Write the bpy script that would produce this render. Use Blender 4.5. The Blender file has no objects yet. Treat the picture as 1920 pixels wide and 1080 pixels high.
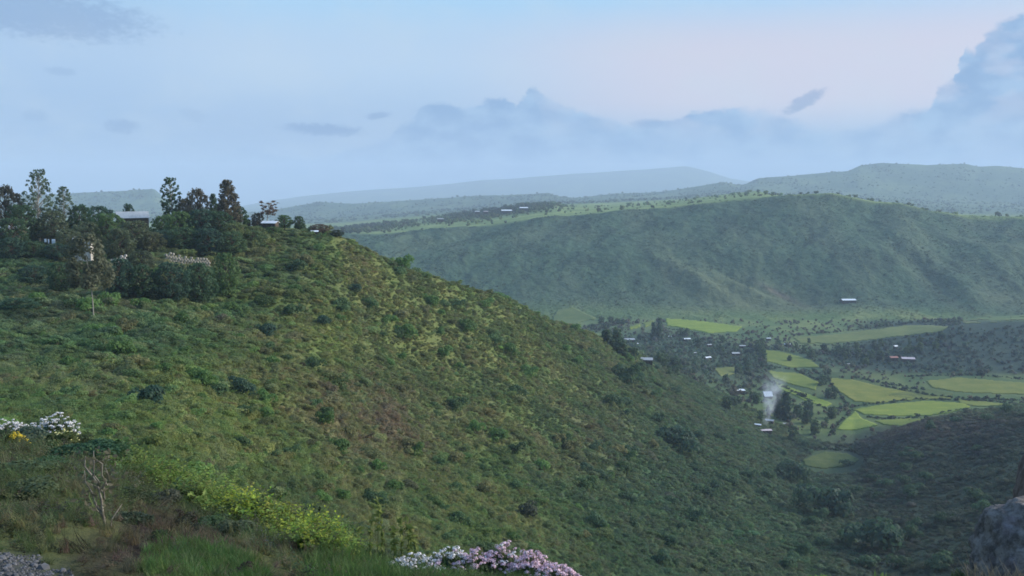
import bpy, bmesh, math, random
import numpy as np
from mathutils import Vector, Matrix, Euler
from math import radians, sin, cos, pi, sqrt, atan, atan2, tan

sc = bpy.context.scene
COL = sc.collection

# ------------------------------------------------------------------ camera
F = 1663.0                      # focal length in photo pixels (1920 wide)
HOR = 335.0                     # photo row of eye level
TH = atan((540 - HOR) / F)
cd = bpy.data.cameras.new('camera'); cam = bpy.data.objects.new('camera', cd); COL.objects.link(cam)
cd.sensor_width = 36.0; cd.lens = 36.0 * F / 1920.0
cd.clip_start = 0.1; cd.clip_end = 60000
cam.location = (0, 0, 0); cam.rotation_euler = (pi / 2 - TH, 0, 0)
sc.camera = cam
cth, sth = cos(TH), sin(TH)


def ray(px, py):
    """photo pixel -> (x/y, z/y) of its line of sight"""
    cx = (np.asarray(px, float) - 960) / F; cy = (540 - np.asarray(py, float)) / F
    dy = cth + cy * sth
    return cx / dy, (-sth + cy * cth) / dy


def project(x, y, z):
    f = y * cth - z * sth; u = y * sth + z * cth
    f = np.maximum(f, 1e-3)
    return 960 + F * x / f, 540 - F * u / f


# ------------------------------------------------------------------ world and sun
SUN_EL, SUN_AZ = radians(24), radians(78)      # azimuth clockwise from the view direction
W = bpy.data.worlds.new('World'); sc.world = W; W.use_nodes = True
nt = W.node_tree; nt.nodes.clear()
N = nt.nodes.new; L = nt.links.new


def wmath(op, a, b=None, c=None, clamp=False):
    n = N('ShaderNodeMath'); n.operation = op; n.use_clamp = clamp
    for i, v in enumerate((a, b, c)):
        if v is None: continue
        if isinstance(v, (int, float)): n.inputs[i].default_value = v
        else: L(v, n.inputs[i])
    return n.outputs[0]


def wmix(f, a, b):
    n = N('ShaderNodeMix'); n.data_type = 'RGBA'
    for i, v in ((0, f), (6, a), (7, b)):
        if isinstance(v, (int, float)): n.inputs[i].default_value = v
        elif isinstance(v, tuple): n.inputs[i].default_value = (*v, 1)
        else: L(v, n.inputs[i])
    return n.outputs[2]


def wrange(v, a, b, c=0.0, d=1.0, smooth=True):
    n = N('ShaderNodeMapRange'); n.interpolation_type = 'SMOOTHSTEP' if smooth else 'LINEAR'
    L(v, n.inputs[0])
    for i, q in enumerate((a, b, c, d)): n.inputs[i + 1].default_value = q
    return n.outputs[0]


def srgb(r, g, b):
    f = lambda c: c / 12.92 if c <= 0.04045 else ((c + 0.055) / 1.055) ** 2.4
    return (f(r / 255), f(g / 255), f(b / 255))


tc = N('ShaderNodeTexCoord')
sep = N('ShaderNodeSeparateXYZ'); L(tc.outputs['Generated'], sep.inputs[0])
DEG = 180 / pi
az = wmath('MULTIPLY', wmath('ARCTAN2', sep.outputs[0], sep.outputs[1]), DEG)
el = wmath('MULTIPLY', wmath('ARCSINE', sep.outputs[2]), DEG)


def azel(px, py):
    s, t = ray(px, py)
    return float(np.degrees(np.arctan(s))), float(np.degrees(np.arctan(t / np.sqrt(1 + s * s))))


comb = N('ShaderNodeCombineXYZ'); L(az, comb.inputs[0]); L(wmath('MULTIPLY', el, 1.7), comb.inputs[1])


def wnoise(scale, detail=4, rough=0.55, off=(0, 0, 0)):
    m = N('ShaderNodeMapping'); L(comb.outputs[0], m.inputs[0]); m.inputs[1].default_value = off
    n = N('ShaderNodeTexNoise'); n.inputs['Scale'].default_value = scale
    n.inputs['Detail'].default_value = detail; n.inputs['Roughness'].default_value = rough
    L(m.outputs[0], n.inputs['Vector'])
    return n.outputs[0]


sky = N('ShaderNodeTexSky'); sky.sky_type = 'NISHITA'; sky.sun_disc = False
sky.sun_elevation = SUN_EL; sky.sun_rotation = SUN_AZ
sky.altitude = 2000; sky.dust_density = 2.0
skyb = N('ShaderNodeVectorMath'); skyb.operation = 'SCALE'; L(sky.outputs[0], skyb.inputs[0]); skyb.inputs[3].default_value = 0.10

# thin evening veil: pale blue overhead, rosier in the middle band, bluer towards the horizon
veil = wmix(wrange(el, 2.2, 7.5), srgb(142, 168, 202), srgb(168, 191, 215))
veil = wmix(wrange(el, 7.5, 13), veil, srgb(148, 194, 226))
veil = wmix(wrange(el, 20, 60), veil, srgb(120, 170, 235))
pink_az = wmath('MULTIPLY', wrange(az, -6, 12), wrange(az, 34, 60, 1, 0))
pink_el = wmath('MULTIPLY', wrange(el, 2.0, 5.0), wrange(el, 7.5, 11.5, 1, 0))
veil = wmix(wmath('MULTIPLY', wmath('MULTIPLY', pink_az, pink_el), 0.75), veil, srgb(200, 191, 202))
left_c = wmath('MULTIPLY', wrange(az, -14, -28, 0, 1), 0.35)
veil = wmix(left_c, veil, srgb(128, 162, 202))
mott = wmath('MULTIPLY', wrange(wnoise(0.16, 5, 0.6), 0.42, 0.68), 0.22)
veil = wmix(mott, veil, srgb(184, 198, 208))
base_sky = wmix(0.88, skyb.outputs[0], veil)

# cumulus bank along the horizon: its top follows a profile over azimuth
prof = [(-900, 300), (-300, 322), (60, 335), (240, 318), (330, 305), (420, 290), (450, 272), (520, 290), (580, 300), (640, 282),
        (735, 262), (742, 236), (782, 222), (788, 200), (830, 190), (862, 203), (902, 198), (908, 183), (945, 184), (978, 204),
        (984, 164), (1002, 160), (1024, 182), (1078, 204), (1110, 214), (1150, 222), (1188, 238), (1204, 222), (1260, 228),
        (1300, 209), (1380, 202), (1450, 208), (1500, 232), (1560, 246), (1640, 238), (1690, 210), (1745, 204), (1758, 166),
        (1800, 142), (1816, 112), (1812, 76), (1850, 58), (1900, 32), (1990, 8), (2200, -60), (2700, 60), (3400, 250)]
A0, A1, E0, E1 = -50.0, 60.0, -2.0, 20.0
fc = N('ShaderNodeFloatCurve')
pts = sorted(((azel(px, py)[0] - A0) / (A1 - A0), (azel(px, py)[1] - E0) / (E1 - E0)) for px, py in prof)
cu = fc.mapping.curves[0]
cu.points[0].location = (0.0, pts[0][1]); cu.points[1].location = (1.0, pts[-1][1])
for x, y in pts:
    if 0.002 < x < 0.998: cu.points.new(x, min(1, y))
for p in cu.points: p.handle_type = 'VECTOR'
fc.mapping.update()
wob = wmath('MULTIPLY', wmath('SUBTRACT', wnoise(0.9, 6, 0.62), 0.5), 1.0)
azw = wmath('ADD', az, wob)
L(wrange(azw, A0, A1, 0, 1, False), fc.inputs[1])
top = wmath('ADD', wmath('MULTIPLY', fc.outputs[0], E1 - E0), E0)
top = wmath('ADD', top, wmath('MULTIPLY', wmath('SUBTRACT', wnoise(1.4, 7, 0.66, (7, 3, 0)), 0.5), 0.9))
under = wmath('SUBTRACT', top, el)
bank = wrange(wmath('MULTIPLY', under, wrange(az, 12, 20, 1.7, 1.0)), -0.22, 0.42)
soft = wmath('ADD', 0.42, wmath('MULTIPLY', wrange(wnoise(0.35, 3, 0.5, (2, 9, 0)), 0.36, 0.66), 0.58))
tall = wmath('ADD', wmath('MULTIPLY', wrange(az, 22, 27), 0.25), wmath('MULTIPLY', wmath('MULTIPLY', wrange(az, -8, -6), wrange(az, 0.5, 3, 1, 0)), 0.55))
bank_a = wmath('MULTIPLY', bank, wmath('ADD', soft, tall), clamp=True)
bank_a = wmath('MULTIPLY', bank_a, wrange(under, 3.5, 9.5, 1.0, 0.55))
left_fade = wrange(az, -24, -10, 0.25, 1.0)
bank_a = wmath('MULTIPLY', bank_a, left_fade)
cloud_c = wmix(wrange(wnoise(0.5, 4, 0.5, (4, 4, 0)), 0.35, 0.7), srgb(126, 156, 192), srgb(146, 174, 204))
sky1 = wmix(bank_a, base_sky, cloud_c)
# small separate clouds
blob = None
for px, py, w, h, a, st in [(607, 243, 78, 12, 0.05, 1.0), (708, 217, 26, 7, -0.15, .8), (229, 237, 30, 13, 0, .75), (1508, 190, 42, 13, -0.5, .8),
                            (70, 25, 190, 42, 0.05, .7), (115, 134, 26, 7, 0, .4), (66, 216, 22, 10, 0, .35), (362, 216, 26, 12, 0.2, .3),
                            (1220, 232, 40, 9, 0, .5)]:
    a0, e0 = azel(px, py)
    k = DEG / F
    dx = wmath('SUBTRACT', az, a0); dy = wmath('SUBTRACT', el, e0)
    dx2 = wmath('ADD', wmath('MULTIPLY', dx, cos(a)), wmath('MULTIPLY', dy, -sin(a)))
    dy2 = wmath('ADD', wmath('MULTIPLY', dx, sin(a)), wmath('MULTIPLY', dy, cos(a)))
    q = wmath('ADD', wmath('POWER', wmath('ABSOLUTE', wmath('DIVIDE', dx2, w * k)), 2.0), wmath('POWER', wmath('ABSOLUTE', wmath('DIVIDE', dy2, h * k)), 2.0))
    q = wmath('ADD', q, wmath('MULTIPLY', wmath('SUBTRACT', wnoise(1.6, 5, 0.65, (px * .1, 1, 0)), 0.5), 2.6))
    mk = wmath('MULTIPLY', wrange(q, 1.25, 0.2, 0, 1), st)
    blob = mk if blob is None else wmath('MAXIMUM', blob, mk)
sky2 = wmix(wmath('MULTIPLY', blob, 0.75), sky1, srgb(112, 140, 178))
# below eye level the sky shell darkens to the ground's own tone
sky2b = wmix(1.0, sky2, sky2)
sky3 = wmix(wrange(el, -0.8, -4.0, 0, 1), sky2, (0.06, 0.075, 0.06))
bg = N('ShaderNodeBackground'); L(sky3, bg.inputs[0]); bg.inputs[1].default_value = 0.77
wo = N('ShaderNodeOutputWorld'); L(bg.outputs[0], wo.inputs[0])

sd = bpy.data.lights.new('sun', 'SUN'); sun = bpy.data.objects.new('sun', sd); COL.objects.link(sun)
sd.energy = 3.3; sd.angle = radians(35); sd.color = (1.0, 0.92, 0.80)
sdir = Vector((sin(SUN_AZ) * cos(SUN_EL), cos(SUN_AZ) * cos(SUN_EL), sin(SUN_EL)))
sun.rotation_euler = sdir.to_track_quat('Z', 'Y').to_euler()
sun.location = (60, -30, 80)

sc.view_settings.view_transform = 'Standard'; sc.view_settings.look = 'None'
sc.view_settings.exposure = 0.78; sc.view_settings.gamma = 1.0; sc.view_settings.use_curve_mapping = False
cy_ = sc.cycles
cy_.max_bounces = 5; cy_.diffuse_bounces = 2; cy_.glossy_bounces = 1; cy_.transmission_bounces = 2; cy_.volume_bounces = 2
cy_.transparent_max_bounces = 6
cy_.use_denoising = True; cy_.caustics_reflective = False; cy_.caustics_refractive = False
cy_.filter_width = 1.7

# ------------------------------------------------------------------ numpy noise
rng = np.random.RandomState(7)
PERM = rng.permutation(4096); GA = rng.rand(4096) * 2 * pi
GX, GY = np.cos(GA), np.sin(GA)


def perlin(x, y, seed=0):
    x = np.asarray(x, float) + seed * 17.13; y = np.asarray(y, float) + seed * 5.71
    xi = np.floor(x).astype(np.int64); yi = np.floor(y).astype(np.int64)
    xf = x - xi; yf = y - yi
    u = xf * xf * xf * (xf * (xf * 6 - 15) + 10); v = yf * yf * yf * (yf * (yf * 6 - 15) + 10)

    def g(i, j):
        h = PERM[(PERM[(xi + i) & 4095] + (yi + j)) & 4095]
        return GX[h] * (xf - i) + GY[h] * (yf - j)
    a = g(0, 0) * (1 - u) + g(1, 0) * u
    b = g(0, 1) * (1 - u) + g(1, 1) * u
    return (a * (1 - v) + b * v) * 1.5


def fbm(x, y, oct=4, seed=0, gain=0.5):
    s = 0; a = 1.0; n = 0
    for o in range(oct):
        s = s + a * perlin(x * 2 ** o, y * 2 ** o, seed + o * 3); n += a; a *= gain
    return s / n


def ridged(x, y, oct=3, seed=0):
    s = 0; a = 1.0; n = 0
    for o in range(oct):
        s = s + a * (1 - 2 * np.abs(perlin(x * 2 ** o, y * 2 ** o, seed + o * 3))); n += a; a *= 0.5
    return s / n


def sstep(a, b, x):
    t = np.clip((np.asarray(x, float) - a) / (b - a), 0, 1); return t * t * (3 - 2 * t)


# ------------------------------------------------------------------ terrain: profile lines (photo column, photo row, distance)
FLOOR = 165.0
fl = lambda py: FLOOR * F / (py - HOR)
KEYS = [
 ('a', 8, [(-900, 0, .8)]),
 ('b', 34, [(-900, 1040, 3.9), (0, 1040, 4.0), (200, 1060, 4.0), (600, 1130, 4.0), (1000, 1180, 4.0), (1700, 1230, 4), (2700, 1200, 4)]),
 ('K1', 8, [(-900, 782, 15), (-200, 822, 14), (0, 828, 13), (140, 834, 12), (200, 884, 11), (330, 934, 10), (450, 982, 9), (620, 1052, 8), (740, 1084, 7.5), (900, 1090, 7.4), (1060, 1114, 7), (1300, 1172, 6), (1700, 1192, 5.5), (1840, 1152, 5.5), (2200, 1072, 6), (2700, 972, 7)]),
 ('K2', 30, [(-900, 860, 28), (-200, 880, 26), (0, 886, 25), (140, 890, 24), (330, 960, 22), (620, 1090, 19), (900, 1150, 18), (1300, 1230, 17), (1840, 1220, 17), (2700, 1100, 18)]),
 ('K3', 80, [(-900, 800, 60), (0, 840, 62), (300, 905, 55), (600, 1045, 75), (800, 1100, 95), (960, 1115, 110), (1130, 1120, 140), (1300, 1120, 170), (1500, 1120, 200),
             (1650, 1105, 215), (1800, 1120, 190), (1920, 1120, 170), (2700, 1080, 150)]),
 ('K4', 85, [(-900, 660, 120), (0, 690, 112), (300, 725, 112), (600, 820, 130), (800, 870, 165), (960, 885, 192), (1130, 905, 232), (1300, 930, 285), (1500, 965, 325),
             (1650, 995, 290), (1800, 955, 290), (1920, 925, 285), (2700, 820, 270)]),
 ('K5', 85, [(-900, 540, 180), (0, 535, 180), (300, 550, 180), (600, 600, 195), (800, 685, 240), (960, 705, 278), (1130, 745, 350), (1300, 790, 425), (1500, 915, 395),
             (1650, 900, 400), (1800, 850, 395), (1920, 800, 390), (2700, 700, 380)]),
 ('K6', 30, [(-900, 490, 205), (0, 480, 215), (300, 472, 225), (450, 455, 245), (560, 436, 260), (620, 440, 263), (650, 452, 266), (690, 476, 275), (760, 503, 290), (830, 527, 312),
             (900, 546, 335), (967, 567, 365), (1010, 590, 390), (1060, 612, 425), (1110, 628, 455), (1180, 656, 520), (1240, 695, 545), (1300, 728, 560), (1400, 795, 540),
             (1460, 840, 515), (1500, 885, 465), (1560, 888, 468), (1600, 880, 470), (1650, 838, 475), (1700, 812, 472), (1740, 795, 472), (1800, 784, 475), (1920, 764, 480), (2700, 690, 480)]),
 ('K7', 30, [(-900, 440, 250), (0, 438, 255), (300, 432, 265), (450, 426, 275), (560, 428, 275), (620, 436, 282), (650, 470, 300), (690, 510, 330), (760, 550, 350), (900, 610, 400), (967, 625, 440),
             (1060, 655, 500), (1110, 660, 540), (1180, 668, 600), (1240, 680, 640), (1300, 692, 690), (1400, 722, 685), (1460, 742, 670), (1500, 748, fl(748)), (1600, 778, fl(778)), (1700, 781, fl(781)),
             (1800, 766, fl(766)), (1920, 756, fl(756)), (2700, 720, fl(720))]),
 ('K7b', 30, [(-900, 700, 500), (560, 700, 500), (760, 690, 560), (967, 690, 640), (1180, 665, 720), (1300, 675, 770), (1400, 690, 750), (1500, 700, fl(700)), (2700, 690, fl(690))]),
 ('K8', 34, [(-900, 647, fl(647)), (1500, 647, fl(647)), (1600, 640, 900), (1700, 632, 900), (1740, 622, 905), (1800, 610, 910), (1920, 600, 900), (2700, 560, 900)]),
 ('K9', 34, [(-900, 601, fl(601)), (1700, 601, fl(601)), (1800, 599, 1060), (1920, 589, 1090), (2700, 570, 1100)]),
 ('K10', 44, [(-900, 550, 1110), (700, 550, 1110), (1000, 548, 1110), (1200, 560, 1105), (1480, 575, 1110), (1600, 560, 1115), (1800, 556, 1130), (1920, 548, 1150), (2700, 530, 1150)]),
 ('K11', 60, [(-900, 490, 1200), (700, 488, 1200), (1240, 475, 1210), (1600, 468, 1210), (1920, 470, 1240), (2700, 470, 1250)]),
 ('K12', 26, [(-900, 465, 1350), (0, 455, 1350), (500, 448, 1350), (640, 441, 1350), (700, 440, 1370), (760, 437, 1380), (900, 425, 1400), (1000, 411, 1400), (1100, 402, 1400), (1250, 388, 1410), (1400, 372, 1420),
              (1500, 364, 1420), (1560, 361, 1420), (1600, 369, 1420), (1640, 377, 1420), (1690, 380, 1420), (1740, 395, 1420), (1800, 402, 1430), (1870, 406, 1430), (1920, 406, 1430), (2700, 420, 1430)]),
 ('K13', 14, [(-900, 440, 2100), (500, 436, 2100), (640, 428, 2100), (700, 420, 2100), (760, 414, 2100), (800, 409, 2100), (900, 396, 2100), (960, 386, 2100), (1040, 379, 2100), (1062, 386, 2100), (1140, 387, 2100),
              (1270, 377, 2100), (1330, 368, 2100), (1420, 357, 2100), (1445, 364, 2100), (1500, 372, 2100), (1560, 370, 2100), (1600, 378, 2100), (1740, 403, 2100), (1920, 415, 2100), (2700, 430, 2100)]),
 ('K14', 18, [(-900, 405, 3000), (0, 405, 3000), (480, 428, 3000), (560, 421, 3000), (640, 418, 3000), (800, 405, 3000), (960, 392, 3000), (1040, 384, 3000), (1140, 380, 3000), (1270, 374, 3000), (1420, 368, 3000),
              (1600, 382, 3000), (1740, 400, 3000), (1870, 404, 3000), (1920, 403, 3000), (2700, 400, 3000)]),
 ('K14b', 30, [(-900, 395, 4200), (0, 393, 4200), (300, 393, 4200), (330, 405, 4200), (500, 414, 4200), (640, 406, 4200), (800, 393, 4200), (1000, 379, 4200), (1100, 377, 4200), (1270, 369, 4200), (1340, 362, 4200),
               (1400, 360, 4200), (1600, 366, 4200), (1900, 380, 4200), (2700, 380, 4200)]),
 ('K15', 5, [(-900, 380, 4800), (0, 366, 4800), (130, 361, 4800), (200, 357, 4800), (290, 352, 4800), (303, 366, 4800), (330, 380, 4800), (450, 396, 4800), (480, 398, 4800), (530, 390, 4800), (560, 384, 4800),
             (600, 377, 4800), (640, 380, 4800), (660, 381, 4800), (900, 366, 4800), (1030, 361, 4800), (1045, 367, 4800), (1075, 371, 4800), (1150, 363, 4800), (1190, 361, 4800), (1240, 359, 4800), (1330, 345, 4800),
             (1355, 340, 4800), (1380, 345, 4800), (1395, 346, 4800), (1420, 333, 4850), (1540, 322, 4900), (1590, 318, 4900), (1612, 307, 4950), (1650, 302, 5000), (1730, 305, 5000), (1732, 306, 5000), (1810, 303, 5000), (1835, 309, 5000),
             (1870, 307, 5000), (1920, 312, 5000), (2300, 330, 5000), (2700, 350, 5000)]),
 ('K16', 4, [(-900, 420, 5700), (2700, 420, 5700)]),
 ('K17', 14, [(-900, 390, 9500), (2700, 390, 9500)]),
 ('K18', 4, [(-900, 395, 12000), (300, 396, 12000), (420, 392, 12000), (520, 373, 12000), (600, 362, 12000), (700, 352, 12000), (780, 347, 12000), (850, 340, 12000), (900, 333, 12000), (960, 330, 12000), (1050, 322, 12000),
             (1150, 315, 12000), (1230, 309, 12000), (1290, 305, 12000), (1330, 316, 12000), (1370, 330, 12000), (1500, 350, 12000), (1700, 360, 12000), (2700, 360, 12000)]),
 ('K19', 0, [(-900, 395, 14000), (2700, 395, 14000)]),
]
dense = np.linspace(-0.64, 0.64, 800)
SV = np.concatenate([np.linspace(-1.1, -0.66, 24), dense, np.linspace(0.66, 1.1, 24)])
NS = len(SV)
kY, kT = [], []
for name, n, pts in KEYS:
    if name == 'a':
        kY.append(np.full(NS, .8)); kT.append(np.full(NS, -1.6 / .8)); continue
    p = np.array(pts, float); s, t = ray(p[:, 0], p[:, 1])
    kY.append(np.interp(SV, s, p[:, 2])); kT.append(np.interp(SV, s, t))


def gsm(a, sig, axis):
    r = int(3 * sig) + 1; k = np.exp(-0.5 * (np.arange(-r, r + 1) / sig) ** 2); k /= k.sum()
    pad = [(0, 0)] * a.ndim; pad[axis] = (r, r)
    b = np.pad(a, pad, mode='edge')
    out = np.zeros_like(a)
    for i, w in enumerate(k):
        sl = [slice(None)] * a.ndim; sl[axis] = slice(i, i + a.shape[axis]); out += w * b[tuple(sl)]
    return out


rowsY, rowsZ, kidx = [], [], []
for i in range(len(KEYS) - 1):
    n = KEYS[i][1]
    Ya, Yb = gsm(kY[i], 6, 0), gsm(kY[i + 1], 6, 0)
    sgm = 6 if i < 7 else 1.2
    sgb = 6 if i + 1 < 7 else 1.2
    Za, Zb = gsm(kT[i], sgm, 0) * Ya, gsm(kT[i + 1], sgb, 0) * Yb
    kidx.append(len(rowsY))
    for j in range(n):
        w = j / n
        if i == 18: w = w
        rowsY.append(Ya + (Yb - Ya) * w); rowsZ.append(Za + (Zb - Za) * w)
kidx.append(len(rowsY)); rowsY.append(Yb); rowsZ.append(Zb)
GYv = np.array(rowsY); GZ = np.array(rowsZ)
sm = gsm(GZ, 5, 0); smY = gsm(GYv, 5, 0)
wgt = np.zeros(len(GZ)); wgt[kidx[2] + 4:kidx[6]] = 1; wgt = gsm(wgt, 4, 0)
sm2 = gsm(GZ, 1.0, 0); smY2 = gsm(GYv, 1.0, 0)
GZ = sm2 * (1 - wgt[:, None]) + sm * wgt[:, None]
GYv = smY2 * (1 - wgt[:, None]) + smY * wgt[:, None]
GXv = SV[None, :] * GYv
# relief
Yg, Xg = GYv, GXv
near = sstep(9, 60, Yg) * sstep(600, 450, Yg)
GZ = GZ + near * (1.1 * fbm(Xg / 22, Yg / 30, 4, 1) + 0.35 * fbm(Xg / 4, Yg / 5, 3, 2) + 1.4 * (ridged((Xg + 0.25 * Yg) / 38, Yg / 150, 2, 3) - 0.3) * sstep(60, 150, Yg))
fg = sstep(12, 8, Yg) * sstep(1.5, 3.5, Yg)
GZ = GZ + fg * (0.14 * fbm(Xg / 1.3, Yg / 1.3, 4, 4))
vf = sstep(480, 560, Yg) * sstep(1150, 1000, Yg)
GZ = GZ + vf * 1.6 * fbm(Xg / 60, Yg / 90, 3, 5)
fs = sstep(1060, 1150, Yg) * sstep(1440, 1380, Yg)
GZ = GZ + fs * (9 * (ridged((Xg - 0.75 * (Yg - 1050)) / 190, Yg / 900, 3, 8) - 0.45) + 5 * fbm(Xg / 45, Yg / 60, 4, 9) + 1.6 * fbm(Xg / 11, Yg / 14, 3, 10))
pl = sstep(1420, 1500, Yg) * sstep(3100, 2900, Yg)
GZ = GZ + pl * 2.0 * fbm(Xg / 90, Yg / 160, 3, 11)
dr = sstep(3300, 4000, Yg) * sstep(5200, 4900, Yg)
GZ = GZ + dr * (10 * fbm(Xg / 260, Yg / 500, 4, 12) + 2.2 * fbm(Xg / 40, Yg / 60, 3, 13)) * sstep(5000, 4500, Yg) + dr * 1.6 * fbm(Xg / 22, Yg / 60, 3, 14)
fm = sstep(9000, 11000, Yg)
GZ = GZ + fm * 9 * fbm(Xg / 500, Yg / 900, 4, 15)
_px, _py = project(GXv, GYv, GZ)
for cx_, cy__, rx_, ry_, an_, hh_ in [(1330, 545, 110, 13, .52, 9), (1450, 568, 130, 14, .36, 9), (1395, 530, 80, 8, .5, -5), (1540, 585, 110, 9, .25, -5), (1780, 520, 110, 14, .62, 5), (1690, 470, 110, 12, .75, -4), (1850, 480, 90, 14, .75, 4)]:
    a1_, b1_ = (_px - cx_) * cos(an_) + (_py - cy__) * sin(an_), -(_px - cx_) * sin(an_) + (_py - cy__) * cos(an_)
    GZ = GZ + fs * hh_ * np.exp(-((a1_ / rx_) ** 2 + (b1_ / ry_) ** 2))
_rl = [(185, 868), (260, 884), (340, 918), (450, 965), (560, 1005), (640, 1046)]
_md = np.interp(_px, [q[0] for q in _rl], [q[1] for q in _rl])
GZ = GZ + .22 * np.exp(-((_py - _md - 8) / 26) ** 2) * sstep(150, 230, _px) * sstep(680, 600, _px) * (GYv < 13) * (GYv > 5)
GT = GZ / GYv
NR = len(GYv)


def col_at(s):
    f = np.interp(s, SV, np.arange(NS)); i = int(min(NS - 2, max(0, math.floor(f)))); w = f - i
    return GYv[:, i] * (1 - w) + GYv[:, i + 1] * w, GZ[:, i] * (1 - w) + GZ[:, i + 1] * w


def hit(px, py, ymin=0.0, up=0.0):
    """world point where the line of sight through a photo pixel first meets the ground"""
    s, t = ray(px, py); s = float(s); t = float(t)
    Y, Z = col_at(s); Z = Z + up
    r = Z / Y
    ok = np.where((r >= t) & (Y > ymin))[0]
    if len(ok) == 0: return None
    i = ok[0]
    if i == 0: y = Y[0]
    else:
        d0 = Z[i - 1] - t * Y[i - 1]; d1 = Z[i] - t * Y[i]
        w = 0 if d1 == d0 else min(1, max(0, -d0 / (d1 - d0))); y = Y[i - 1] + (Y[i] - Y[i - 1]) * w
    z = float(np.interp(y, Y, Z))
    return Vector((s * y, y, z - up))


def ground(x, y):
    Y, Z = col_at(x / y); return float(np.interp(y, Y, Z))


def at(px, py, Y):
    """ground point at distance Y below the photo column px as seen at row py"""
    s, t = ray(px, py); s = float(s)
    return Vector((s * Y, Y, ground(s * Y, Y)))


def zat(py, Y):
    return float(ray(960, py)[1]) * Y


# albedo painted over the land by kind of cover and by place
PX, PY = project(GXv, GYv, GZ)


def inpoly(px, py, poly):
    px = np.asarray(px); py = np.asarray(py); r = np.zeros(px.shape, bool)
    n = len(poly)
    for i in range(n):
        x1, y1 = poly[i]; x2, y2 = poly[(i + 1) % n]
        if y1 == y2: continue
        c = ((y1 > py) != (y2 > py)) & (px < (x2 - x1) * (py - y1) / (y2 - y1) + x1)
        r ^= c
    return r


def blobw(px, py, cx, cy, rx, ry, ang=0):
    dx, dy = px - cx, py - cy
    a, b = dx * cos(ang) + dy * sin(ang), -dx * sin(ang) + dy * cos(ang)
    return np.exp(-((a / rx) ** 2 + (b / ry) ** 2))


SOIL = [(255, 940), (330, 958), (400, 1000), (470, 1035), (560, 1085), (620, 1200), (60, 1200), (120, 1040), (90, 1010), (190, 985), (240, 975)]
GRAVEL = [(-900, 1024), (0, 1044), (50, 1052), (95, 1074), (120, 1095), (300, 1300), (1000, 1500), (2700, 1500), (2700, 2500), (-900, 2500)]
C = lambda *v: np.array(v, float)


def mixc(a, b, w):
    return a * (1 - w[..., None]) + b * w[..., None]


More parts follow.
